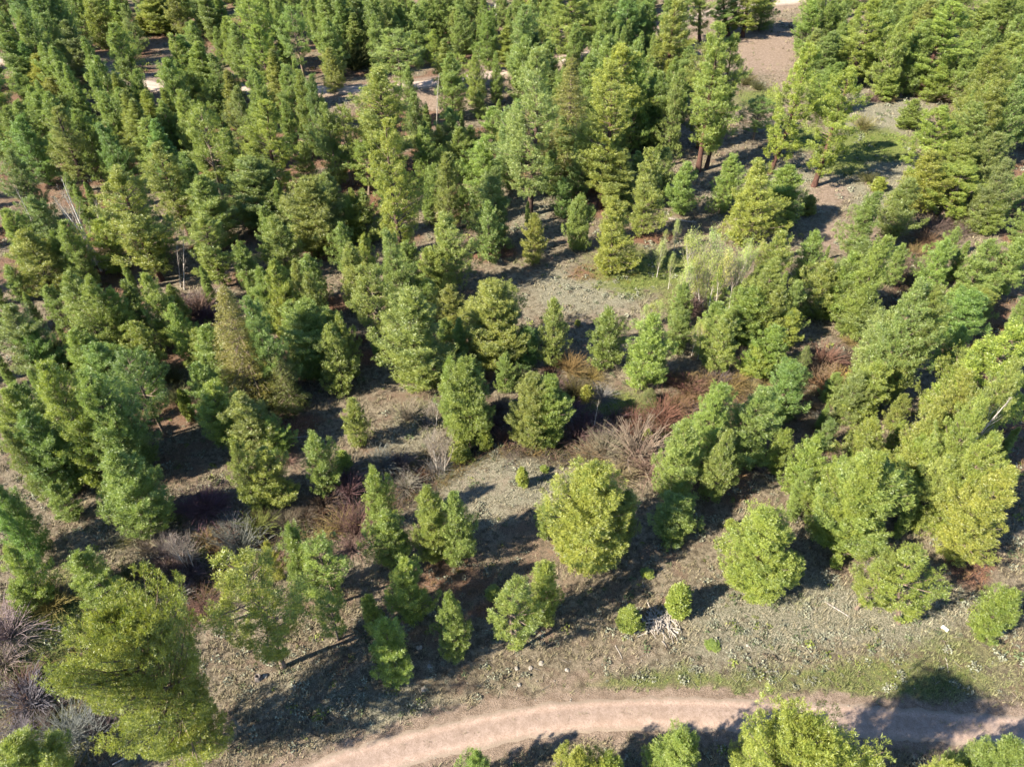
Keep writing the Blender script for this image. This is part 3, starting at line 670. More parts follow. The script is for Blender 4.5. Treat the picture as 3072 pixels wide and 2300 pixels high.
TINT = {'g': (1.0, 1.01, .92), 'o': (1.10, 1.05, .84), 'b': (.80, .90, .98), 'w': (1.04, 1.06, 1.22)}  # 'b' puts the cool dimness of shaded crowns into the needle colour
used = set()
def instance(proto, name, loc, sx, sz, rz, lean, h, color):
    e = empty(name, loc)
    # the lean first, then the turn about the trunk
    ax = Vector((float(lean[0]), float(lean[1]), h)); q = Vector((0, 0, 1)).rotation_difference(ax.normalized())
    e.rotation_mode = 'QUATERNION'; e.rotation_quaternion = q @ Matrix.Rotation(rz, 3, 'Z').to_quaternion()
    e.scale = (sx, sx, sz)
    for pn, me in proto['parts']:
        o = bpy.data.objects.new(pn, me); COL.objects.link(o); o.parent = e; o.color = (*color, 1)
        if pn == 'limbs': o['kind'] = 'stuff'
    return e
rt = random.Random(5)
cnt = {}
for p in PLACED:
    k = p['kind']
    if k == 'h': pr = HERO
    else:
        L = PROTO[k]
        if k == 'p' and p['h'] > 13 and rt.random() < .0: L = PROTO['t']
        # best matching size with a little rotation among the close ones
        sc = sorted(range(len(L)), key=lambda i: abs(math.log(p['h']/L[i]['H']))+abs(math.log(p['W']/L[i]['W']))*.7+rt.random()*.35)
        pr = L[sc[0]]
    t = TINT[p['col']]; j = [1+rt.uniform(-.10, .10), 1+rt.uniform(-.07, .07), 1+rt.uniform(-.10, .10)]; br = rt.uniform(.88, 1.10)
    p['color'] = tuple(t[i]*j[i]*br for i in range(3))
    nm = {'f': 'fir_tree', 'y': 'pine_sapling', 'h': 'pine_tree'}.get(k, 'pine_tree')
    h = p['h']*1.0
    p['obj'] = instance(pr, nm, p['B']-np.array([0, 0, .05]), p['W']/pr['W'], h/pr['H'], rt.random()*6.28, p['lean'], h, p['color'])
    if k == 't' and not p['red']:
        for ch in p['obj'].children:
            if ch.name.startswith('trunk'): ch.color = (.7, .95, 1.1, 1)
    if k == 't' and p['red']:
        for ch in p['obj'].children:
            if ch.name.startswith('trunk'): ch.color = (.72, .80, .88, 1)
    p['cu'], p['cv'] = project(p['B']+np.array([p['lean'][0]*.6, p['lean'][1]*.6, h*.6]))
print('trees', len(PLACED), 'fill', nf)
# the small crowded pines between them, as one body of undergrowth (points that carry copies of the pine meshes)
def understorey(rows, label):
    me = bpy.data.meshes.new('young_forest'); me.from_pydata([r_[:3] for r_ in rows], [], [])
    o = obj('young_forest', me); o.color = (.92, 1.0, .98, 1)
    kinds = [PROTO['p'][0], PROTO['l'][0], PROTO['p'][2], PROTO['p'][4]]
    kk = [i % 4 if r_[3] > 9 else (i % 2) for i, r_ in enumerate(rows)]
    me.attributes.new('k', 'INT', 'POINT').data.foreach_set('value', kk)
    me.attributes.new('s', 'FLOAT_VECTOR', 'POINT').data.foreach_set('vector', [c for r_, q in zip(rows, kk) for c in ((r_[3]/kinds[q]['H']*r_[5],)*2+(r_[3]/kinds[q]['H'],))])
    me.attributes.new('r', 'FLOAT', 'POINT').data.foreach_set('value', [r_[4] for r_ in rows])
    src = {}
    for p_ in PLACED:
        for ch in p_['obj'].children: src.setdefault(ch.data.as_pointer(), ch)
    ng = bpy.data.node_groups.new('scatter_pines', 'GeometryNodeTree')
    ng.interface.new_socket('Geometry', in_out='INPUT', socket_type='NodeSocketGeometry'); ng.interface.new_socket('Geometry', in_out='OUTPUT', socket_type='NodeSocketGeometry')
    gi = ng.nodes.new('NodeGroupInput'); go = ng.nodes.new('NodeGroupOutput'); jn = ng.nodes.new('GeometryNodeJoinGeometry')
    def named(n_, t_):
        q = ng.nodes.new('GeometryNodeInputNamedAttribute'); q.data_type = t_; q.inputs['Name'].default_value = n_; return q.outputs['Attribute']
    ka, sa, ra = named('k', 'INT'), named('s', 'FLOAT_VECTOR'), named('r', 'FLOAT')
    cx_ = ng.nodes.new('ShaderNodeCombineXYZ'); ng.links.new(ra, cx_.inputs['Z'])
    for q, pr in enumerate(kinds):
        cmp_ = ng.nodes.new('FunctionNodeCompare'); cmp_.data_type = 'INT'; cmp_.operation = 'EQUAL'
        ins = [s_ for s_ in cmp_.inputs if s_.enabled and s_.type == 'INT']; ng.links.new(ka, ins[0]); ins[1].default_value = q
        for pn, m_ in pr['parts']:
            if m_.as_pointer() not in src: print('no source', q, pn); continue
            oi = ng.nodes.new('GeometryNodeObjectInfo'); oi.transform_space = 'ORIGINAL'; oi.inputs['Object'].default_value = src[m_.as_pointer()]; oi.inputs['As Instance'].default_value = False
            ip = ng.nodes.new('GeometryNodeInstanceOnPoints'); ng.links.new(gi.outputs[0], ip.inputs['Points']); ng.links.new(cmp_.outputs['Result'], ip.inputs['Selection'])
            ng.links.new(oi.outputs['Geometry'], ip.inputs['Instance']); ng.links.new(cx_.outputs[0], ip.inputs['Rotation']); ng.links.new(sa, ip.inputs['Scale'])
            ng.links.new(ip.outputs[0], jn.inputs[0])
    ng.links.new(jn.outputs[0], go.inputs[0])
    md = o.modifiers.new('scatter', 'NODES'); md.node_group = ng
    tag(o, label, 'young trees', kind='stuff'); return o
understorey(FILL, 'crowded young pines filling the shade between the larger trees')
# ------------------------------------------------------------ bare willows along the creek and other shrubs
SHRUBS = '''
B2 970 1150 110 P;1000 1060 120 P;1010 900 100 G;930 880 80 T;1300 850 90 R;1420 830 110 O;1480 860 110 O;1560 870 100 Y;1420 930 110 P;1380 1000 100 G;1450 1050 110 P;1500 1130 120 P;1620 1000 100 G;1580 1100 90 P;1700 1130 130 P;1800 1120 120 R;1620 1210 120 G;1750 1200 120 R;1980 1130 150 R;2060 1040 110 O;2160 1000 120 O;2100 920 100 O;2000 870 90 P
B2 1640 1340 190 T;1550 1350 130 T;1830 1360 210 T;1760 1290 120 R;1900 1450 170 T;1740 1470 140 T;2030 1200 110 R;2150 1100 90 P;450 1120 110 G;560 1150 80 G;290 1400 120 G;400 1400 120 P;440 1530 170 G;30 1550 120 P;60 1480 100 P;620 1440 110 G;530 1450 70 R;1030 1250 70 T;1350 920 110 P;1460 980 110 N;1400 1100 120 G;1560 1180 110 P;1850 1230 120 R;1920 1060 100 P;1100 900 100 N;1480 1230 110 P
B3 60 900 100 P;160 950 110 R;280 920 120 O;360 900 110 P;480 900 120 O;560 930 110 O;640 890 90 O;500 1030 110 T;130 1060 100 O;60 1180 120 R;1000 790 120 R;1060 740 100 T;1150 660 90 O;1190 700 80 P;960 900 130 T;1020 960 120 O;1080 900 100 Y;960 1060 130 T;990 1130 120 G;950 1180 90 T;1130 1000 100 Y;1550 130 120 O;1610 80 110 O;1560 200 80 T;1680 40 130 T;1780 260 110 P
B3 1850 290 120 P;1900 250 100 P;560 1310 110 T;580 1420 90 P;520 1170 90 T;200 480 120 T;270 500 120 T;330 470 100 G;400 520 90 O;1260 620 90 Y;230 970 110 R;420 960 100 O;180 860 90 P;100 880 90 N;330 980 100 R;1050 830 110 P;1100 780 100 R;560 1000 100 R;150 420 80 T;470 440 90 T
A3 1650 1400 150 P;1750 1440 150 P;1850 1400 130 P;1600 1380 110 P;1700 610 130 T;1800 590 130 O;1850 610 120 T;1730 700 100 O;1230 780 80 O;1380 610 90 O;1290 610 80 P;1800 790 80 R;600 540 80 N;530 510 80 N;1900 600 110 O;1270 1100 70 N;1020 680 70 O
C1 330 640 200 Y;270 560 130 T;380 570 110 G;190 560 90 P;60 820 230 G;30 980 220 G;160 840 150 G;130 1400 180 G;200 1230 160 G;350 1240 180 G;430 1420 210 G;560 1430 170 G;660 1390 120 P;110 1280 110 T;960 200 90 T;1060 340 160 G;1000 300 120 G;920 430 130 R;860 450 100 R;1040 430 120 P;1150 440 130 P;1200 510 150 P;1100 590 150 P;1240 650 180 R;1180 710 140 R
C1 1300 690 110 R;1060 610 120 G;1250 240 130 O;1330 215 110 T;1300 310 110 O;1200 350 100 N;1400 160 130 G;1460 300 160 G;1560 180 120 Y;1640 105 100 T;1730 160 110 T;1560 100 90 O;1850 110 120 P;1930 90 120 R;1960 230 130 Y;2060 180 200 O;2130 290 170 T;2160 190 190 R;2080 60 110 P;1240 60 170 P;1330 50 150 P;1120 60 150 P;1080 140 100 N;750 260 80 Y;850 240 140 T
C1 900 310 130 T;780 480 120 N;50 1180 150 G;150 1130 130 P;250 1380 120 P;1020 500 130 P;1130 350 120 G;950 540 110 N;1300 420 110 P;1380 250 100 P;1480 200 100 O
B1 1240 420 170 G;1200 490 150 P;1130 440 100 P;1270 510 110 P;330 770 160 N;450 790 100 N;960 880 150 N;1050 890 120 N;1080 1020 120 N;2180 650 90 R;2100 1570 120 P;2050 1510 110 P;1740 1380 80 T;1700 1340 90 T;820 1210 110 T;1180 1700 150 P;1260 1640 140 P;2120 1440 100 G;2000 1600 110 P;1950 1640 120 R
A1 2140 420 140 N;900 100 90 N;2060 460 100 P
'''
SCOL = {'R': (.150, .085, .068), 'O': (.205, .145, .070), 'T': (.215, .165, .120), 'G': (.205, .185, .170), 'Y': (.205, .190, .062), 'P': (.125, .088, .088), 'N': (.080, .092, .034)}
SNAME = {'R': 'dark red', 'O': 'orange', 'T': 'tan', 'G': 'grey', 'Y': 'olive yellow', 'P': 'purple-brown', 'N': 'dull green'}
THINGS = []                                   # every labelled plant: name, look, place and order are settled at the end
rs = random.Random(12)
for line in SHRUBS.strip().splitlines():
    sh, rest = line.split(' ', 1); ox, oy = IMAGE_CROPS[sh]
    for e in rest.split(';'):
        f = e.split(); u = (ox+float(f[0])*.4973)*.72; v = (oy+float(f[1])*.4973)*.72; w = float(f[2])*.4973*.72
        B = ground_pt(u, v); depth = B[1]*CT+(CAM_H-B[2])*ST; W = w*depth/FPX*1.28
        me = rs.choice(WILLOW); base = {WILLOW[0]: 2.4, WILLOW[1]: 2.6, WILLOW[2]: 2.2, WILLOW[3]: 2.0, WILLOW[4]: 1.6}[me]
        o = obj('willow_shrub', me, None, B-np.array([0, 0, .05])); s = W/base/1.25; o.scale = (s, s, s*rs.uniform(.8, 1.1)); o.rotation_euler = (rs.uniform(-.1, .1), rs.uniform(-.1, .1), rs.random()*6.28)
        c = SCOL[f[3]]; o.color = tuple(q*rs.uniform(.85, 1.15) for q in c)+(1,)
        pu, pv = project(B+np.array([0, 0, W*.35]))
        THINGS.append(dict(o=o, u=float(pu), v=float(pv), size=W, kind='willow', look=SNAME[f[3]], cat='shrub'))

# broadleaf trees coming into leaf, bare trees and dead snags: top-x top-y foot-y width kind [foot-x]
BROAD = '''
B3 290 45 420 170 0;350 70 450 190 0;235 170 440 130 1;450 60 430 170 0;505 95 440 130 2;405 150 490 140 1;190 200 500 130 1;560 100 300 110 1;640 80 330 90 1;30 60 265 95 1;100 145 335 60 1;130 -60 110 70 1;55 -10 80 50 1;250 540 740 90 1;290 560 760 80 1;30 420 560 110 1;340 300 505 90 b0 300;390 290 520 80 b0 345;470 300 530 80 b0 420
B2 1930 430 560 90 1;1880 440 560 70 1;630 1235 1440 140 b1;590 1040 1150 110 b1;1590 1000 1190 40 b0;1170 500 760 50 b0
A1 320 1100 1640 170 b2 600;420 1130 1560 150 b0 560;360 1180 1600 130 b0 580;1090 1420 1750 70 b3 1112;1070 1440 1730 50 b3 1090;90 1130 1450 60 b0;560 1180 1500 90 b0 620
B3 2190 890 1500 150 b3 1700
A2 600 430 770 20 b3;600 -20 160 50 b3;960 -60 110 110 b2;900 -50 120 70 b0
C1 1060 240 400 150 b1
'''
for line in BROAD.strip().splitlines():
    sh, rest = line.split(' ', 1); ox, oy = IMAGE_CROPS[sh]
    for e in rest.split(';'):
        f = e.split(); k = .4973*.72; tu, tv, vb = ox*.72+float(f[0])*k, oy*.72+float(f[1])*k, oy*.72+float(f[2])*k
        bx = ox*.72+float(f[5])*k if len(f) > 5 else tu+(1106-tu)*(vb-tv)/(VP_V-tv)
        B = ground_pt(bx, vb); d = ray(tu, tv); t = (B[0]*d[0]+B[1]*d[1])/(d[0]**2+d[1]**2)
        top = np.array([0, 0, CAM_H])+d*t; h = max(.8, top[2]-B[2]); W = float(f[3])*k*(B[1]*CT+(CAM_H-B[2])*ST)/FPX
        dead = f[4][0] == 'b'; pr = LEAFLESS[int(f[4][1])] if dead else ASPEN[int(f[4])]
        sz = h/pr['H']; sxy = max(W/pr['W'], sz*.6) if not dead else max(W/pr['W'], sz*.7)
        nm = 'dead_tree' if f[4] == 'b3' else 'bare_tree' if dead else 'aspen_tree'
        e_ = instance(pr, nm, B-np.array([0, 0, .05]), sxy, sz, rs.random()*6.28, top[:2]-B[:2], h, (rs.uniform(.9, 1.1), rs.uniform(.95, 1.1), rs.uniform(.8, 1.1)))
        cu, cv = project((B+top)/2)
        THINGS.append(dict(o=e_, u=float(cu), v=float(cv), size=h, kind=nm, look='', cat='tree'))

# ------------------------------------------------------------ uncountable ground cover
def batch_ground(u, v):
    x = (u-1106)/FPX; y = -(v-828)/FPX; dy = CT+y*ST; dz = -ST+y*CT; z = np.zeros_like(u)
    for _ in range(8):
        t = (CAM_H-z)/-dz; z = .5*z+.5*height(x*t, dy*t)
    t = (CAM_H-z)/-dz; X_, Y_ = x*t, dy*t
    return X_, Y_, height(X_, Y_)
rg = np.random.default_rng(31)
def scatter(n, vpow=1.0, keep=None):
    u = rg.uniform(-60, 2270, n); v = 1700*(1-rg.random(n)**vpow*1.0)
    x, y, z = batch_ground(u, v); w, damp = zones(x, y, z)
    dn = path_dist(x, y, NEAR_ROAD); df = path_dist(x, y, FAR_ROAD)
    k = rg.random(n) < keep(w, damp, dn, df, x, y)
    return x[k], y[k], z[k], w[k], damp[k]
# tangled brush that fills the gully between the willows
tt = rg.random(5200); Pk = np.array(CREEK); sg = np.hypot(*(Pk[1:]-Pk[:-1]).T); ss_ = np.concatenate([[0], np.cumsum(sg)])*1.0
cx_ = np.interp(tt*ss_[-1], ss_, Pk[:, 0]); cy_ = np.interp(tt*ss_[-1], ss_, Pk[:, 1])
cx_ = cx_+rg.normal(size=5200)*1.9; cy_ = cy_+rg.normal(size=5200)*2.1
kp = smooth(.30, .55, fbm(cx_/3, cy_/3, 91, 2)) > rg.random(5200)*.9; cx_, cy_ = cx_[kp], cy_[kp]; n = len(cx_)*4
cx_ = np.repeat(cx_, 4)+rg.normal(size=n)*.15; cy_ = np.repeat(cy_, 4)+rg.normal(size=n)*.15
az = rg.random(n)*6.28; L = .7+1.4*rg.random(n); q = np.linspace(0, 1, 4); t0 = rg.uniform(.2, 1.2, n)
rr = L[:, None]*np.sin(t0)[:, None]*q; zz2 = L[:, None]*(np.cos(t0)[:, None]*q-.25*q**2)
P_ = np.stack([cx_[:, None]+np.cos(az)[:, None]*rr, cy_[:, None]+np.sin(az)[:, None]*rr, height(cx_, cy_)[:, None]+zz2], -1)
V, F = prisms(P_, np.repeat(np.array([[.020, .016, .012, .008]]), n, 0), 3)
pal = np.array([[.13, .075, .06], [.16, .12, .085], [.11, .085, .075], [.15, .11, .045], [.085, .09, .035]])
c = pal[(fbm(cx_/2.5, cy_/2.5, 95, 2)*9).astype(int) % 5]*(.7+.6*rg.random((n, 1))); C4 = np.repeat(np.concatenate([c, np.ones((n, 1))], 1), 12, 0)
tag(obj('gully_brush', mesh_np('gully_brush', V, F, M_SAGE, {'tint': C4})), 'tangled brown and maroon brush filling the creek gully between willows', 'brush', kind='stuff')
# dry grass
x, y, z, w, damp = scatter(62000, 1.0, lambda w, d, dn, df, x, y: (.12+.75*smooth(.35, .62, fbm(x/2.2, y/2.2, 61, 3))+.5*w[:, 0])*((dn > 1.75)+(dn < .3)*.5)*(df > 2.6)*(1-.75*w[:, 3])*(1-.5*w[:, 2]))
n = len(x); K = 7; sc = (.75+.7*np.hypot(x, y)/60)
a = rg.random((n, K))*6.28; ln = (.18+.28*rg.random((n, K)))*sc[:, None]**.5; tilt = .3+.7*rg.random((n, K))
b0 = np.stack([x, y, z-.01], -1)[:, None]+np.stack([rg.normal(size=(n, K))*.09, rg.normal(size=(n, K))*.09, np.zeros((n, K))], -1)*sc[:, None, None]
tip = b0+np.stack([np.cos(a)*np.sin(tilt)*ln, np.sin(a)*np.sin(tilt)*ln, np.cos(tilt)*ln], -1)
sd_ = np.stack([-np.sin(a), np.cos(a), a*0], -1)*(.028*sc[:, None, None])
V = np.stack([b0-sd_, b0+sd_, tip], 2).reshape(-1, 3)
dry = np.array([.27, .235, .155]); grn = np.array([.10, .145, .03]); pale = np.array([.36, .345, .27]); m_ = np.clip(w[:, 0]*1.1+.12*(rg.random(n) < .3), 0, 1)[:, None]
c = dry*(1-rg.random((n, 1))*.4)+(pale-dry)*(rg.random((n, 1))*.8*w[:, 1:2]); c = c*(1-m_)+grn*m_*(.7+.6*rg.random((n, 1)))
c = c*.92; c = np.where(w[:, 2:3] > .4, c*np.array([.85, .62, .5]), c)
C4 = np.concatenate([np.clip(c, 0, 1), np.ones((n, 1))], 1); C4 = np.repeat(C4, K*3, 0)
tag(obj('dry_grass', mesh_np('dry_grass', V, np.arange(len(V)).reshape(-1, 3), M_SAGE, {'tint': C4})), 'tufts of dry grass with green blades scattered over the whole forest floor', 'grass', kind='stuff')
print('grass tris', n*K)
# sagebrush and low shrubs
x, y, z, w, damp = scatter(60000, 1.0, lambda w, d, dn, df, x, y: (.04*(1+3*smooth(.5, .7, fbm(x/4, y/4, 81, 2)))+.34*w[:, 1]*smooth(.35, .6, fbm(x/1.8, y/1.8, 71, 3)))*(dn > 2.6)*(df > 3.2)*(1-.8*w[:, 3]))
n = len(x); K = 28; r = (.20+.42*rg.random(n)**1.6)*(.8+.4*np.hypot(x, y)/70)
d = unit(rg.normal(size=(n, K, 3))); d[..., 2] = np.abs(d[..., 2])
p = np.stack([x, y, z], -1)[:, None]+d*np.array([1, 1, .8])*(r[:, None]*(.35+.65*rg.random((n, K))))[..., None]
u1 = unit(rg.normal(size=(n, K, 3)))*(r[:, None, None]*.20); u2 = unit(rg.normal(size=(n, K, 3)))*(r[:, None, None]*.32)
V = np.stack([p-u1, p+u1, p+u2], 2).reshape(-1, 3)
kind_ = rg.random(n)[:, None]; c = np.where(kind_ < .62, np.array([.195, .205, .155]), np.where(kind_ < .80, np.array([.085, .11, .055]), np.where(kind_ < .9, np.array([.15, .18, .04]), np.array([.12, .095, .07]))))
c = c*(.75+.5*rg.random((n, 1))); c = np.repeat(c, K, 0)*(.8+.4*rg.random((n*K, 1)))
C4 = np.repeat(np.concatenate([c, np.ones((n*K, 1))], 1), 3, 0)
tag(obj('sagebrush', mesh_np('sagebrush', V, np.arange(len(V)).reshape(-1, 3), M_SAGE, {'tint': C4})), 'low grey-green sagebrush and small forbs covering the open clearings', 'sagebrush', kind='stuff')
print('sage tris', n*K)
# fallen twigs and dead stalks
x, y, z, w, damp = scatter(5200, 1.0, lambda w, d, dn, df, x, y: (.5+.3*w[:, 2])*(dn > 2.4)*(df > 3.2))
n = len(x); a = rg.random(n)*6.28; L = .25+.9*rg.random(n)**2; q = np.linspace(-.5, .5, 3)
P_ = np.stack([x, y, z+.03], -1)[:, None]+np.stack([np.cos(a)[:, None]*q*L[:, None], np.sin(a)[:, None]*q*L[:, None], rg.random((n, 3))*.06], -1)
V, F = prisms(P_, np.repeat(np.array([[.018, .022, .008]]), n, 0), 3)
c = np.array([.25, .22, .19])*(.4+.9*rg.random((n, 1))); C4 = np.repeat(np.concatenate([np.clip(c, 0, .8), np.ones((n, 1))], 1), 9, 0)
tag(obj('fallen_twigs', mesh_np('fallen_twigs', V, F, M_SAGE, {'tint': C4})), 'grey fallen twigs and dead stalks littering the ground between the trees', 'twigs', kind='stuff')
# pebbles
x, y, z, w, damp = scatter(5200, 1.0, lambda w, d, dn, df, x, y: .22+.5*w[:, 3])
n = len(x); O = np.array([[1, 0, 0], [-1, 0, 0], [0, 1, 0], [0, -1, 0], [0, 0, 1], [0, 0, -1.]])
OF = np.array([[0, 2, 4], [2, 1, 4], [1, 3, 4], [3, 0, 4], [2, 0, 5], [1, 2, 5], [3, 1, 5], [0, 3, 5]])
r = .035+.07*rg.random(n)**3
V = (O[None]*(r[:, None, None]*(.6+.7*rg.random((n, 6, 3))))+np.stack([x, y, z+r*.2], -1)[:, None]).reshape(-1, 3)
F = (OF[None]+(np.arange(n)*6)[:, None, None]).reshape(-1, 3)
tag(obj('pebbles', mesh_np('pebbles', V, F, M_STONE)), 'small pale stones strewn over soil and dirt track', 'pebbles', kind='stuff')

# ------------------------------------------------------------ logs, slash pile, stones, stump, block
def log_mesh(L, r, seed, sides=7, mat=None, knots=2):
    g_ = np.random.default_rng(seed); m = 7; q = np.linspace(-.5, .5, m)
    p = np.stack([q*L, .02*L*np.sin(q*4+seed), np.zeros(m)], -1); rad = r*np.linspace(1.1, .7, m)*(1+.1*g_.normal(size=m))
    V, F = prisms(p[None], rad[None], sides)
    c0, c1 = len(V), len(V)+1
    V = np.concatenate([V, p[:1], p[-1:]])
    tri = []
    T = []
    for i in range(sides):
        j = (i+1) % sides; T += [[c0, j, i, i], [c1, (m-1)*sides+i, (m-1)*sides+j, (m-1)*sides+j]]
    V2 = [V]; F2 = [F]; off = len(V)
    for k in range(knots):   # broken branch stubs
        s = g_.uniform(-.35, .35); dd = unit(np.array([g_.normal()*.3, g_.normal(), abs(g_.normal())]))
        st = np.array([s*L, 0, 0])+dd*np.linspace(0, 1, 3)[:, None]*r*g_.uniform(1.8, 3.2)
        v_, f_ = prisms(st[None], np.array([[r*.35, r*.28, r*.15]]), 4); V2.append(v_); F2.append(f_+off); off += len(v_)
    me = bpy.data.meshes.new('log')
    VV = np.concatenate(V2); FF = [list(map(int, f)) for f in np.concatenate(F2)]+[list(map(int, t[:3])) for t in T]
    me.from_pydata([tuple(v) for v in VV], [], FF); me.materials.append(mat or M_LOG); me.update()
    return me
def lay(me, name, u0, v0, u1, v1, lift, L):
    a, b = ground_pt(u0, v0), ground_pt(u1, v1); o = obj(name, me); mid = (a+b)/2; d = Vector(b-a); o.location = mid+np.array([0, 0, lift])
    o.rotation_mode = 'QUATERNION'; o.rotation_quaternion = d.to_track_quat('X', 'Z'); s = d.length/L; o.scale = (s, 1, 1); return o
PU, PV = (1000+1960*.4973)*.72, (1500+740*.4973)*.72
LG = [log_mesh(2.4, .045, 1), log_mesh(1.8, .06, 2), log_mesh(3.2, .05, 3), log_mesh(1.3, .10, 4, 9)]
LL = [2.4, 1.8, 3.2, 1.3]
rl = random.Random(3); npile = 0
for i in range(58):
    k = rl.choice([0, 0, 1, 1, 2, 3]); a = rl.gauss(-1.0, .75) if rl.random() < .55 else rl.uniform(0, 3.14); rr = abs(rl.gauss(0, 1))
    u = PU+rl.gauss(0, 17); v = PV+rl.gauss(0, 11); L = LL[k]*rl.uniform(.7, 1.1)
    B = ground_pt(u, v); o = obj('slash_log', LG[k]); lv = max(0, 1-math.hypot((u-PU)/32, (v-PV)/22))
    o.location = B+np.array([0, 0, .07+lv*rl.random()*.55]); o.rotation_euler = (rl.random()*3, rl.uniform(-.22, .22), a); o.scale = (L/LL[k], 1, 1)
    c_ = rl.uniform(.75, 1.15); o.color = (c_, c_, c_, 1)
    tag(o, 'weathered grey log lying in the tangled slash pile between two small pines', 'log', 'logs of the slash pile')
for i, (a0, b0_, a1, b1) in enumerate([(2030, 725, 2075, 850), (2045, 715, 2090, 830), (2062, 705, 2100, 800), (2015, 740, 2050, 870), (1985, 850, 2010, 890)]):
    o = lay(LG[0], 'slash_log', *[(1000 if j % 2 == 0 else 1500)*.72+q*.358 for j, q in enumerate((a0, b0_, a1, b1))], .07, 2.4)
    tag(o, 'thin grey pole lying straight beside the right edge of slash pile', 'log', 'poles beside the slash pile')
def crop(sh, x_, y_): return IMAGE_CROPS[sh][0]*.72+x_*.35806, IMAGE_CROPS[sh][1]*.72+y_*.35806
for sh, a, b, r_, lab in [('A2', (2010, 1322), (2190, 1345), .16, 'long pale fallen log in the shade behind the budding aspens'),
                          ('C2', (1705, 875), (1740, 960), .035, 'thin yellowish pole lying alone in grass below slash pile'),
                          ('C1', (680, 1590), (860, 1510), .07, 'dark fallen pole beside the road at the bottom left'),
                          ('C3', (1010, 610), (1160, 710), .07, 'dark rotten log lying among sagebrush right of round pine'),
                          ('B2', (790, 135), (880, 110), .15, 'short reddish log on orange needle duff at clearing edge'),
                          ('B1', (790, 1230), (890, 1180), .12, 'dead grey log below the thin grey-green pine at left'),
                          ('C2', (1860, 490), (1880, 530), .04, 'short pale stick standing out in shade near small green bush'),
                          ('B1', (1710, 1245), (1860, 1225), .09, 'dark log in shade behind the paired foreground pines'),
                          ('C3', (1735, 950), (1760, 1040), .04, 'thin dark branch lying on shaded grass at lower right'),
                          ('C3', (655, 1040), (730, 1025), .05, 'splintered orange and white wood piece in sagebrush above the road'),
                          ('B2', (1640, 1215), (1730, 1200), .06, 'bleached log lying across the red willows by the creek')]:
    L_ = 3.0; o = lay(log_mesh(L_, r_, len(lab), 8, M_LOG), 'fallen_log', *crop(sh, *a), *crop(sh, *b), r_*.8, L_); tag(o, lab, 'log')
def stone(r, seed):
    import bmesh
    bm = bmesh.new(); bmesh.ops.create_icosphere(bm, subdivisions=2, radius=r); g_ = random.Random(seed)
    ax = (g_.uniform(.8, 1.3), g_.uniform(.7, 1.1), g_.uniform(.45, .7))
    for v_ in bm.verts:
        n_ = mnoise.noise(v_.co*2.2/r+Vector((seed, 0, 0)))
        v_.co = Vector((v_.co.x*ax[0], v_.co.y*ax[1], v_.co.z*ax[2]))*(1+.28*n_)
    me = bpy.data.meshes.new('stone'); bm.to_mesh(me); bm.free(); me.materials.append(M_STONE); return me
ST3 = [stone(.30, 1), stone(.30, 2), stone(.30, 3)]
for i, (sh, a, b, s, lab) in enumerate([('C2', 1105, 1015, .7, 'small grey stone, leftmost of row under the double-stemmed pine'), ('C2', 1190, 1012, .6, 'pale stone in the middle of row under the double-stemmed pine'),
        ('C2', 1255, 985, .9, 'largest dark stone of the row below the double-stemmed pine'), ('C2', 1410, 1025, .7, 'pale green-grey stone alone right of the stone row'),
        ('C2', 547, 1142, .8, 'pale rounded stone alone in grass above the road bend'), ('C2', 1120, 1115, .7, 'dark stone on bare pinkish soil just above the road'),
        ('C2', 520, 890, .9, 'dark stone in shade between two slender foreground pines'), ('C2', 580, 1000, .6, 'grey stone at foot of shaded slender pine above road'),
        ('C1', 1600, 1060, .8, 'rounded stone right of the charred stump at lower left'), ('C3', 860, 110, .8, 'pale stone on stony slope above the round pine, upper one'),
        ('C3', 840, 130, .6, 'pale stone on stony slope above the round pine, lower one'), ('C1', 2190, 150, .5, 'small stone at the left edge of the dry bank'),
        ('A3', 1545, 568, 1.6, 'white flat rock in the shade left of the leaning red trunk'), ('C3', 545, 875, .5, 'tiny pale stone among sagebrush right of the bright green bush'), ('C1', 1780, 1120, .5, 'small brown stone on the slope right of charred stump')]):
    u, v = crop(sh, a, b); B = ground_pt(u, v); o = obj('stone', ST3[i % 3], None, B+np.array([0, 0, .06*s])); o.scale = (s,)*3; o.rotation_euler = (0, 0, i*1.3); tag(o, lab, 'stone')
# charred stump
B = ground_pt(*crop('C1', 1560, 1075)); g_ = np.random.default_rng(4); th = np.linspace(0, 6.283, 13)[:-1]
rings = []
for zz_, rr_ in [(-.1, .42), (.05, .34), (.25, .28), (.42, .26), (.46, .20), (.34, .14), (.28, .02)]:
    jag = .10*g_.random(12) if zz_ > .4 else 0
    rings.append(np.stack([np.cos(th)*rr_*(1+.18*np.sin(3*th+1)), np.sin(th)*rr_*(1+.12*np.cos(2*th)), zz_+jag+th*0], -1))
V = np.concatenate(rings); ix = np.arange(len(V)).reshape(-1, 12); nx_ = np.roll(ix, -1, 1)
F = np.stack([ix[:-1], nx_[:-1], nx_[1:], ix[1:]], -1).reshape(-1, 4)
tag(obj('tree_stump', mesh_np('tree_stump', V, F, rough_mat('charred_wood', (.035, .032, .035), (.16, .14, .13), 9)), None, B), 'short charred grey stump on dry slope right of the big foreground pine', 'stump')
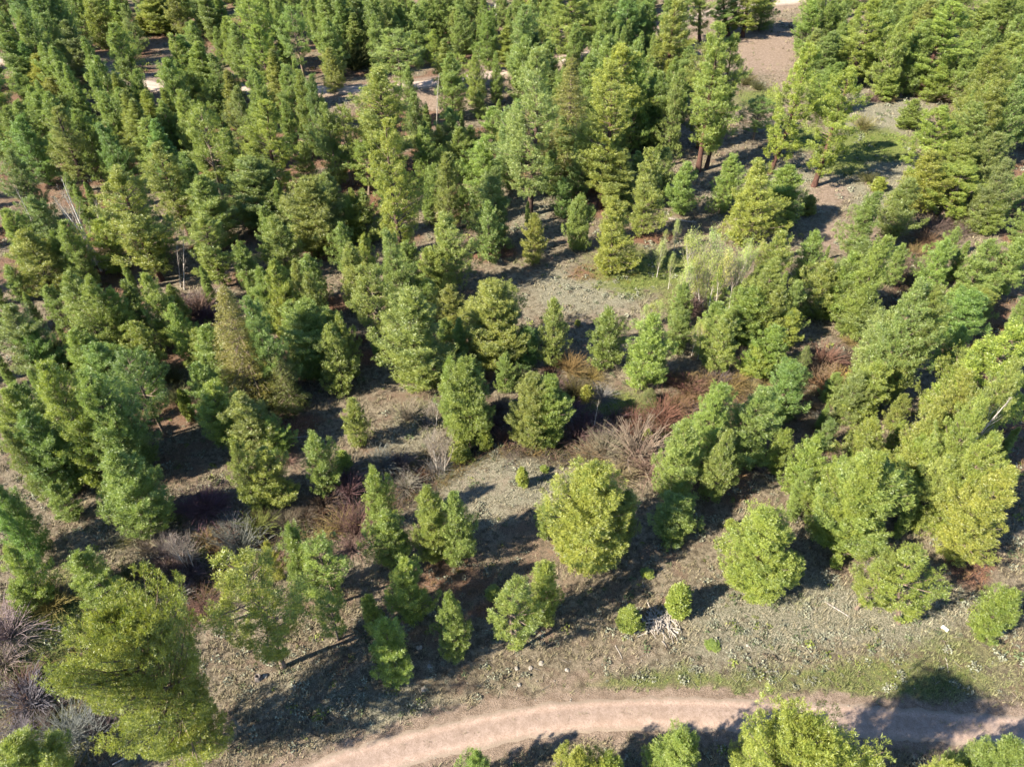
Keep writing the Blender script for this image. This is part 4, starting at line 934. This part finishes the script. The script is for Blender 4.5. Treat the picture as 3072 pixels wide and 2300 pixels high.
# white block lying in the grass on the right
import bmesh
B = ground_pt(*crop('C3', 1733, 777)); bm = bmesh.new(); bmesh.ops.create_cube(bm, size=1)
for v_ in bm.verts: v_.co = Vector((v_.co.x*.95, v_.co.y*.50, v_.co.z*.32))
bmesh.ops.bevel(bm, geom=bm.edges[:], offset=.03, segments=2, affect='EDGES'); me = bpy.data.meshes.new('body'); bm.to_mesh(me); bm.free()
me.materials.append(rough_mat('white_paint', (.74, .72, .72), (.82, .80, .80), 3, rough=.6))
wb = empty('white_block', B+np.array([0, 0, .10])); wb.scale = (.62, .62, .62); wb.rotation_euler = (R(-8), R(5), R(-52))
tag(wb, 'white oblong block with small dark marks lying in dry grass at right', 'block'); obj('body', me, wb)
dk = rough_mat('dark_marks', (.10, .10, .11), (.16, .16, .17), 4); mk = []
for k in range(6):
    bm = bmesh.new(); bmesh.ops.create_cube(bm, size=1)
    for v_ in bm.verts: v_.co = Vector((v_.co.x*.05, v_.co.y*.07, v_.co.z*.012))
    me = bpy.data.meshes.new('mark'); bm.to_mesh(me); bm.free(); me.materials.append(dk)
    o = obj('mark', me, wb); o.location = (-.12+.10*(k % 3), -.06+.12*(k//3), .161)
# road's small pale object near the bottom
# ------------------------------------------------------------ leave out what stands wholly behind other things
UNSEEN = ['pine_tree.086', 'pine_sapling.019', 'willow_shrub.100', 'willow_shrub.106', 'willow_shrub.109', 'willow_shrub.115', 'willow_shrub.194', 'bare_tree.006', 'dead_tree.004', 'bare_tree.013', 'fallen_log.005', 'fallen_log.010', 'stone.011', 'stone.012']
for n_ in UNSEEN:
    o = bpy.data.objects.get(n_)
    if not o: continue
    THINGS = [t for t in THINGS if t['o'] is not o]; PLACED = [p for p in PLACED if p.get('obj') is not o]
    for ch in list(o.children): bpy.data.objects.remove(ch)
    bpy.data.objects.remove(o)
# ------------------------------------------------------------ labels: look, place, and order from the left among its like
REGIONS = [  # u0 v0 u1 v1 place  (in the 2212 x 1656 image)
 (-300,-200,330,150,'in the shaded top left corner'), (330,-200,700,150,'behind the upper road left of centre'), (700,-200,960,175,'behind the bright road stretch at top'), (960,-200,1190,175,'at the top centre beyond the road'),
 (1190,-200,1480,175,'around the upper road bend'), (1480,-200,1760,175,'around the bare pink slope on top'), (1760,-200,1960,200,'in the top right dark stand'), (1960,-200,2400,200,'in the top right corner'),
 (-300,150,200,330,'at the left edge below upper road'), (200,150,420,330,'below the left end of upper road'), (420,150,640,330,'in upper left stand below the road'), (640,150,820,330,'just left of the pale road stretch'),
 (820,175,1000,340,'in front of the pale road stretch'), (1000,175,1180,340,'in the tall central stand, left half'), (1180,175,1360,340,'in tall central stand around olive fir'), (1360,175,1600,340,'left of the upper right meadow'), (1600,175,1960,360,'in the upper right meadow'), (1960,200,2400,400,'on the far right upper slope'),
 (-300,330,150,520,'at the left edge, upper middle'), (150,330,330,520,'around the leaning bare birches'), (330,330,520,520,'right of the leaning bare birches'), (520,330,700,520,'in left inner stand, upper part'), (700,330,880,520,'in the dense stand left of centre'), (880,330,1100,520,'at the foot of central stand'), (1100,330,1300,560,'in the shade behind the clearing'),
 (1300,340,1500,600,'at the back of the green clearing'), (1500,340,1800,520,'in the row behind budding aspens'), (1800,360,2020,540,'below the upper right meadow'), (2020,400,2400,620,'at the right edge, upper middle'),
 (-300,520,160,720,'at the left edge, mid height'), (160,520,340,720,'in the left thicket'), (340,520,520,720,'left of the tall golden fir'), (520,520,720,760,'around the tall golden fir'), (720,520,900,760,'in the stand left of the clearing'), (900,520,1060,760,'at the left rim of clearing'), (1060,560,1330,800,'at the lower rim of clearing'), (1330,600,1480,860,'below the green clearing'),
 (1480,520,1640,760,'among the budding aspens'), (1640,500,1800,720,'right of the budding aspens'), (1800,540,1960,760,'in the dense right stand, upper part'), (1960,620,2400,780,'on the right slope, mid height'),
 (-300,720,160,960,'in the big left cluster'), (160,720,340,960,'below the left thicket'), (340,720,520,900,'left below the golden fir'), (520,760,720,960,'below the golden fir'), (720,760,900,980,'on the shaded flat left of creek'), (900,760,1130,960,'at the creek below clearing, left'), (1130,800,1330,980,'at the creek below clearing, centre'), (1330,860,1480,1060,'in the red willow bed'),
 (1480,760,1640,960,'at the creek right of clearing'), (1640,720,1800,960,'along the creek on right side'), (1800,760,1980,960,'in the dense right stand, lower part'), (1980,780,2400,1000,'on right slope beside white snag'),
 (-300,960,200,1180,'at left edge, lower middle'), (200,960,420,1180,'on the slope above left willows'), (340,900,560,1060,'on bank left of paired pines'), (420,960,700,1180,'around the paired pines above creek'), (700,980,900,1200,'along the lower creek'), (900,960,1160,1200,'on the bank south of creek'), (1160,980,1330,1200,'left of the biggest middle pine'),
 (1330,1060,1520,1260,'right of the biggest middle pine'), (1480,960,1640,1120,'in lower right-centre group'), (1640,960,1820,1160,'right-centre below the creek'), (1820,960,2000,1250,'in front of the dense right stand'), (2000,1000,2400,1300,'at the right edge, lower middle'),
 (-300,1180,200,1380,'at the lower left edge'), (200,1180,440,1300,'among willows above giant pine'), (440,1180,700,1420,'right above the giant foreground pine'), (700,1200,900,1480,'in the lower centre-left group'), (900,1200,1130,1480,'in lower centre above the road'), (1130,1180,1330,1440,'below the biggest middle pine'),
 (1330,1240,1530,1440,'beside the slash pile'), (1520,1080,1820,1320,'around the round lone pine'), (1820,1200,2400,1440,'on the sagebrush slope at right'), (-300,1380,700,1700,'in the bottom left corner'), (700,1440,1180,1800,'at bottom edge below the road'), (1180,1440,1560,1900,'at bottom centre below the road'), (1560,1440,1950,1900,'at bottom right below the road'), (1950,1440,2500,1900,'in the bottom right corner')]
def region(u, v):
    for a, b_, c_, d_, t in REGIONS:
        if a <= u < c_ and b_ <= v < d_: return t
    return min(REGIONS, key=lambda q: math.hypot((q[0]+q[2])/2-u, (q[1]+q[3])/2-v))[4]
ORD = ['first', 'second', 'third', 'fourth', 'fifth', 'sixth', 'seventh', 'eighth', 'ninth', 'tenth', 'eleventh', 'twelfth', 'thirteenth', 'fourteenth', 'fifteenth']
for p in PLACED:
    if p.get('obj') is None: continue
    h = p['h']; k = p['kind']
    size = 'tiny' if h < 2 else 'small' if h < 4.6 else 'young' if h < 8.5 else 'mid-height' if h < 14 else 'tall'
    colw = {'g': 'green', 'o': 'yellow-green', 'b': 'blue-green', 'w': 'pale green'}[p['col']]
    r = h/p['W']; shp = {'t': 'clumpy', 's': 'sparse', 'l': 'narrow', 'f': 'pointed', 'y': 'bushy'}.get(k, 'broad' if r < 2.1 else 'slender' if r > 3.0 else '')
    kind = 'fir' if k == 'f' else 'pine'
    THINGS.append(dict(o=p['obj'], u=float(p['tu']), v=float(p['cv']), ru=float(p['cu']), kind=k, look=' '.join(q for q in (size, shp, colw) if q), noun=kind, cat=kind+' tree',
                       group='small pine saplings' if k == 'y' else 'fir trees' if kind == 'fir' else 'pine trees of the forest'))
NOUN = {'willow': 'bare willow', 'aspen_tree': 'budding aspen', 'bare_tree': 'leafless tree', 'dead_tree': 'dead grey snag'}
for t in THINGS:
    if t['kind'] in NOUN:
        t['noun'] = NOUN[t['kind']]
        if t['kind'] == 'willow': t['look'] = ('large ' if t['size'] > 3.0 else 'small ' if t['size'] < 1.7 else '')+t['look']; t['group'] = 'willow shrubs along the creek and on damp ground'
        else: t['look'] = {'aspen_tree': 'white-stemmed', 'bare_tree': 'pale', 'dead_tree': ''}[t['kind']]; t['look'] = ('tall ' if t['size'] > 9 else 'low ' if t['size'] < 4.5 else '')+t['look']; t['group'] = {'aspen_tree': 'aspens coming into leaf', 'bare_tree': 'leafless pale trees', 'dead_tree': 'dead standing snags'}[t['kind']]
    t['place'] = region(t.get('ru', t['u']), t['v'])
HERO_LABELS = [(1600, 1340, 'p', '')]
buckets = {}
for t in THINGS: buckets.setdefault((t['look'], t['noun'], t['place']), []).append(t)
for (look, noun, place_), L in buckets.items():
    L.sort(key=lambda t: t['u'])
    look = ' '.join(look.split())
    for i, t in enumerate(L):
        if len(L) == 1: lab = f'only {look} {noun} {place_}'
        elif len(L) == 2: lab = f'{"left" if i == 0 else "right"} one of two {look} {noun}s {place_}'
        else: lab = f'{ORD[i]} from left of the {look} {noun}s {place_}' if i < len(L)-1 else f'rightmost of the {look} {noun}s {place_}'
        t['lab'] = ' '.join(lab.split())
        tag(t['o'], t['lab'], t['cat'], t['group'])
mx = max(len(t['lab'].split()) for t in THINGS); print('things', len(THINGS), 'longest label', mx, [t['lab'] for t in THINGS if len(t['lab'].split()) > 16][:6])
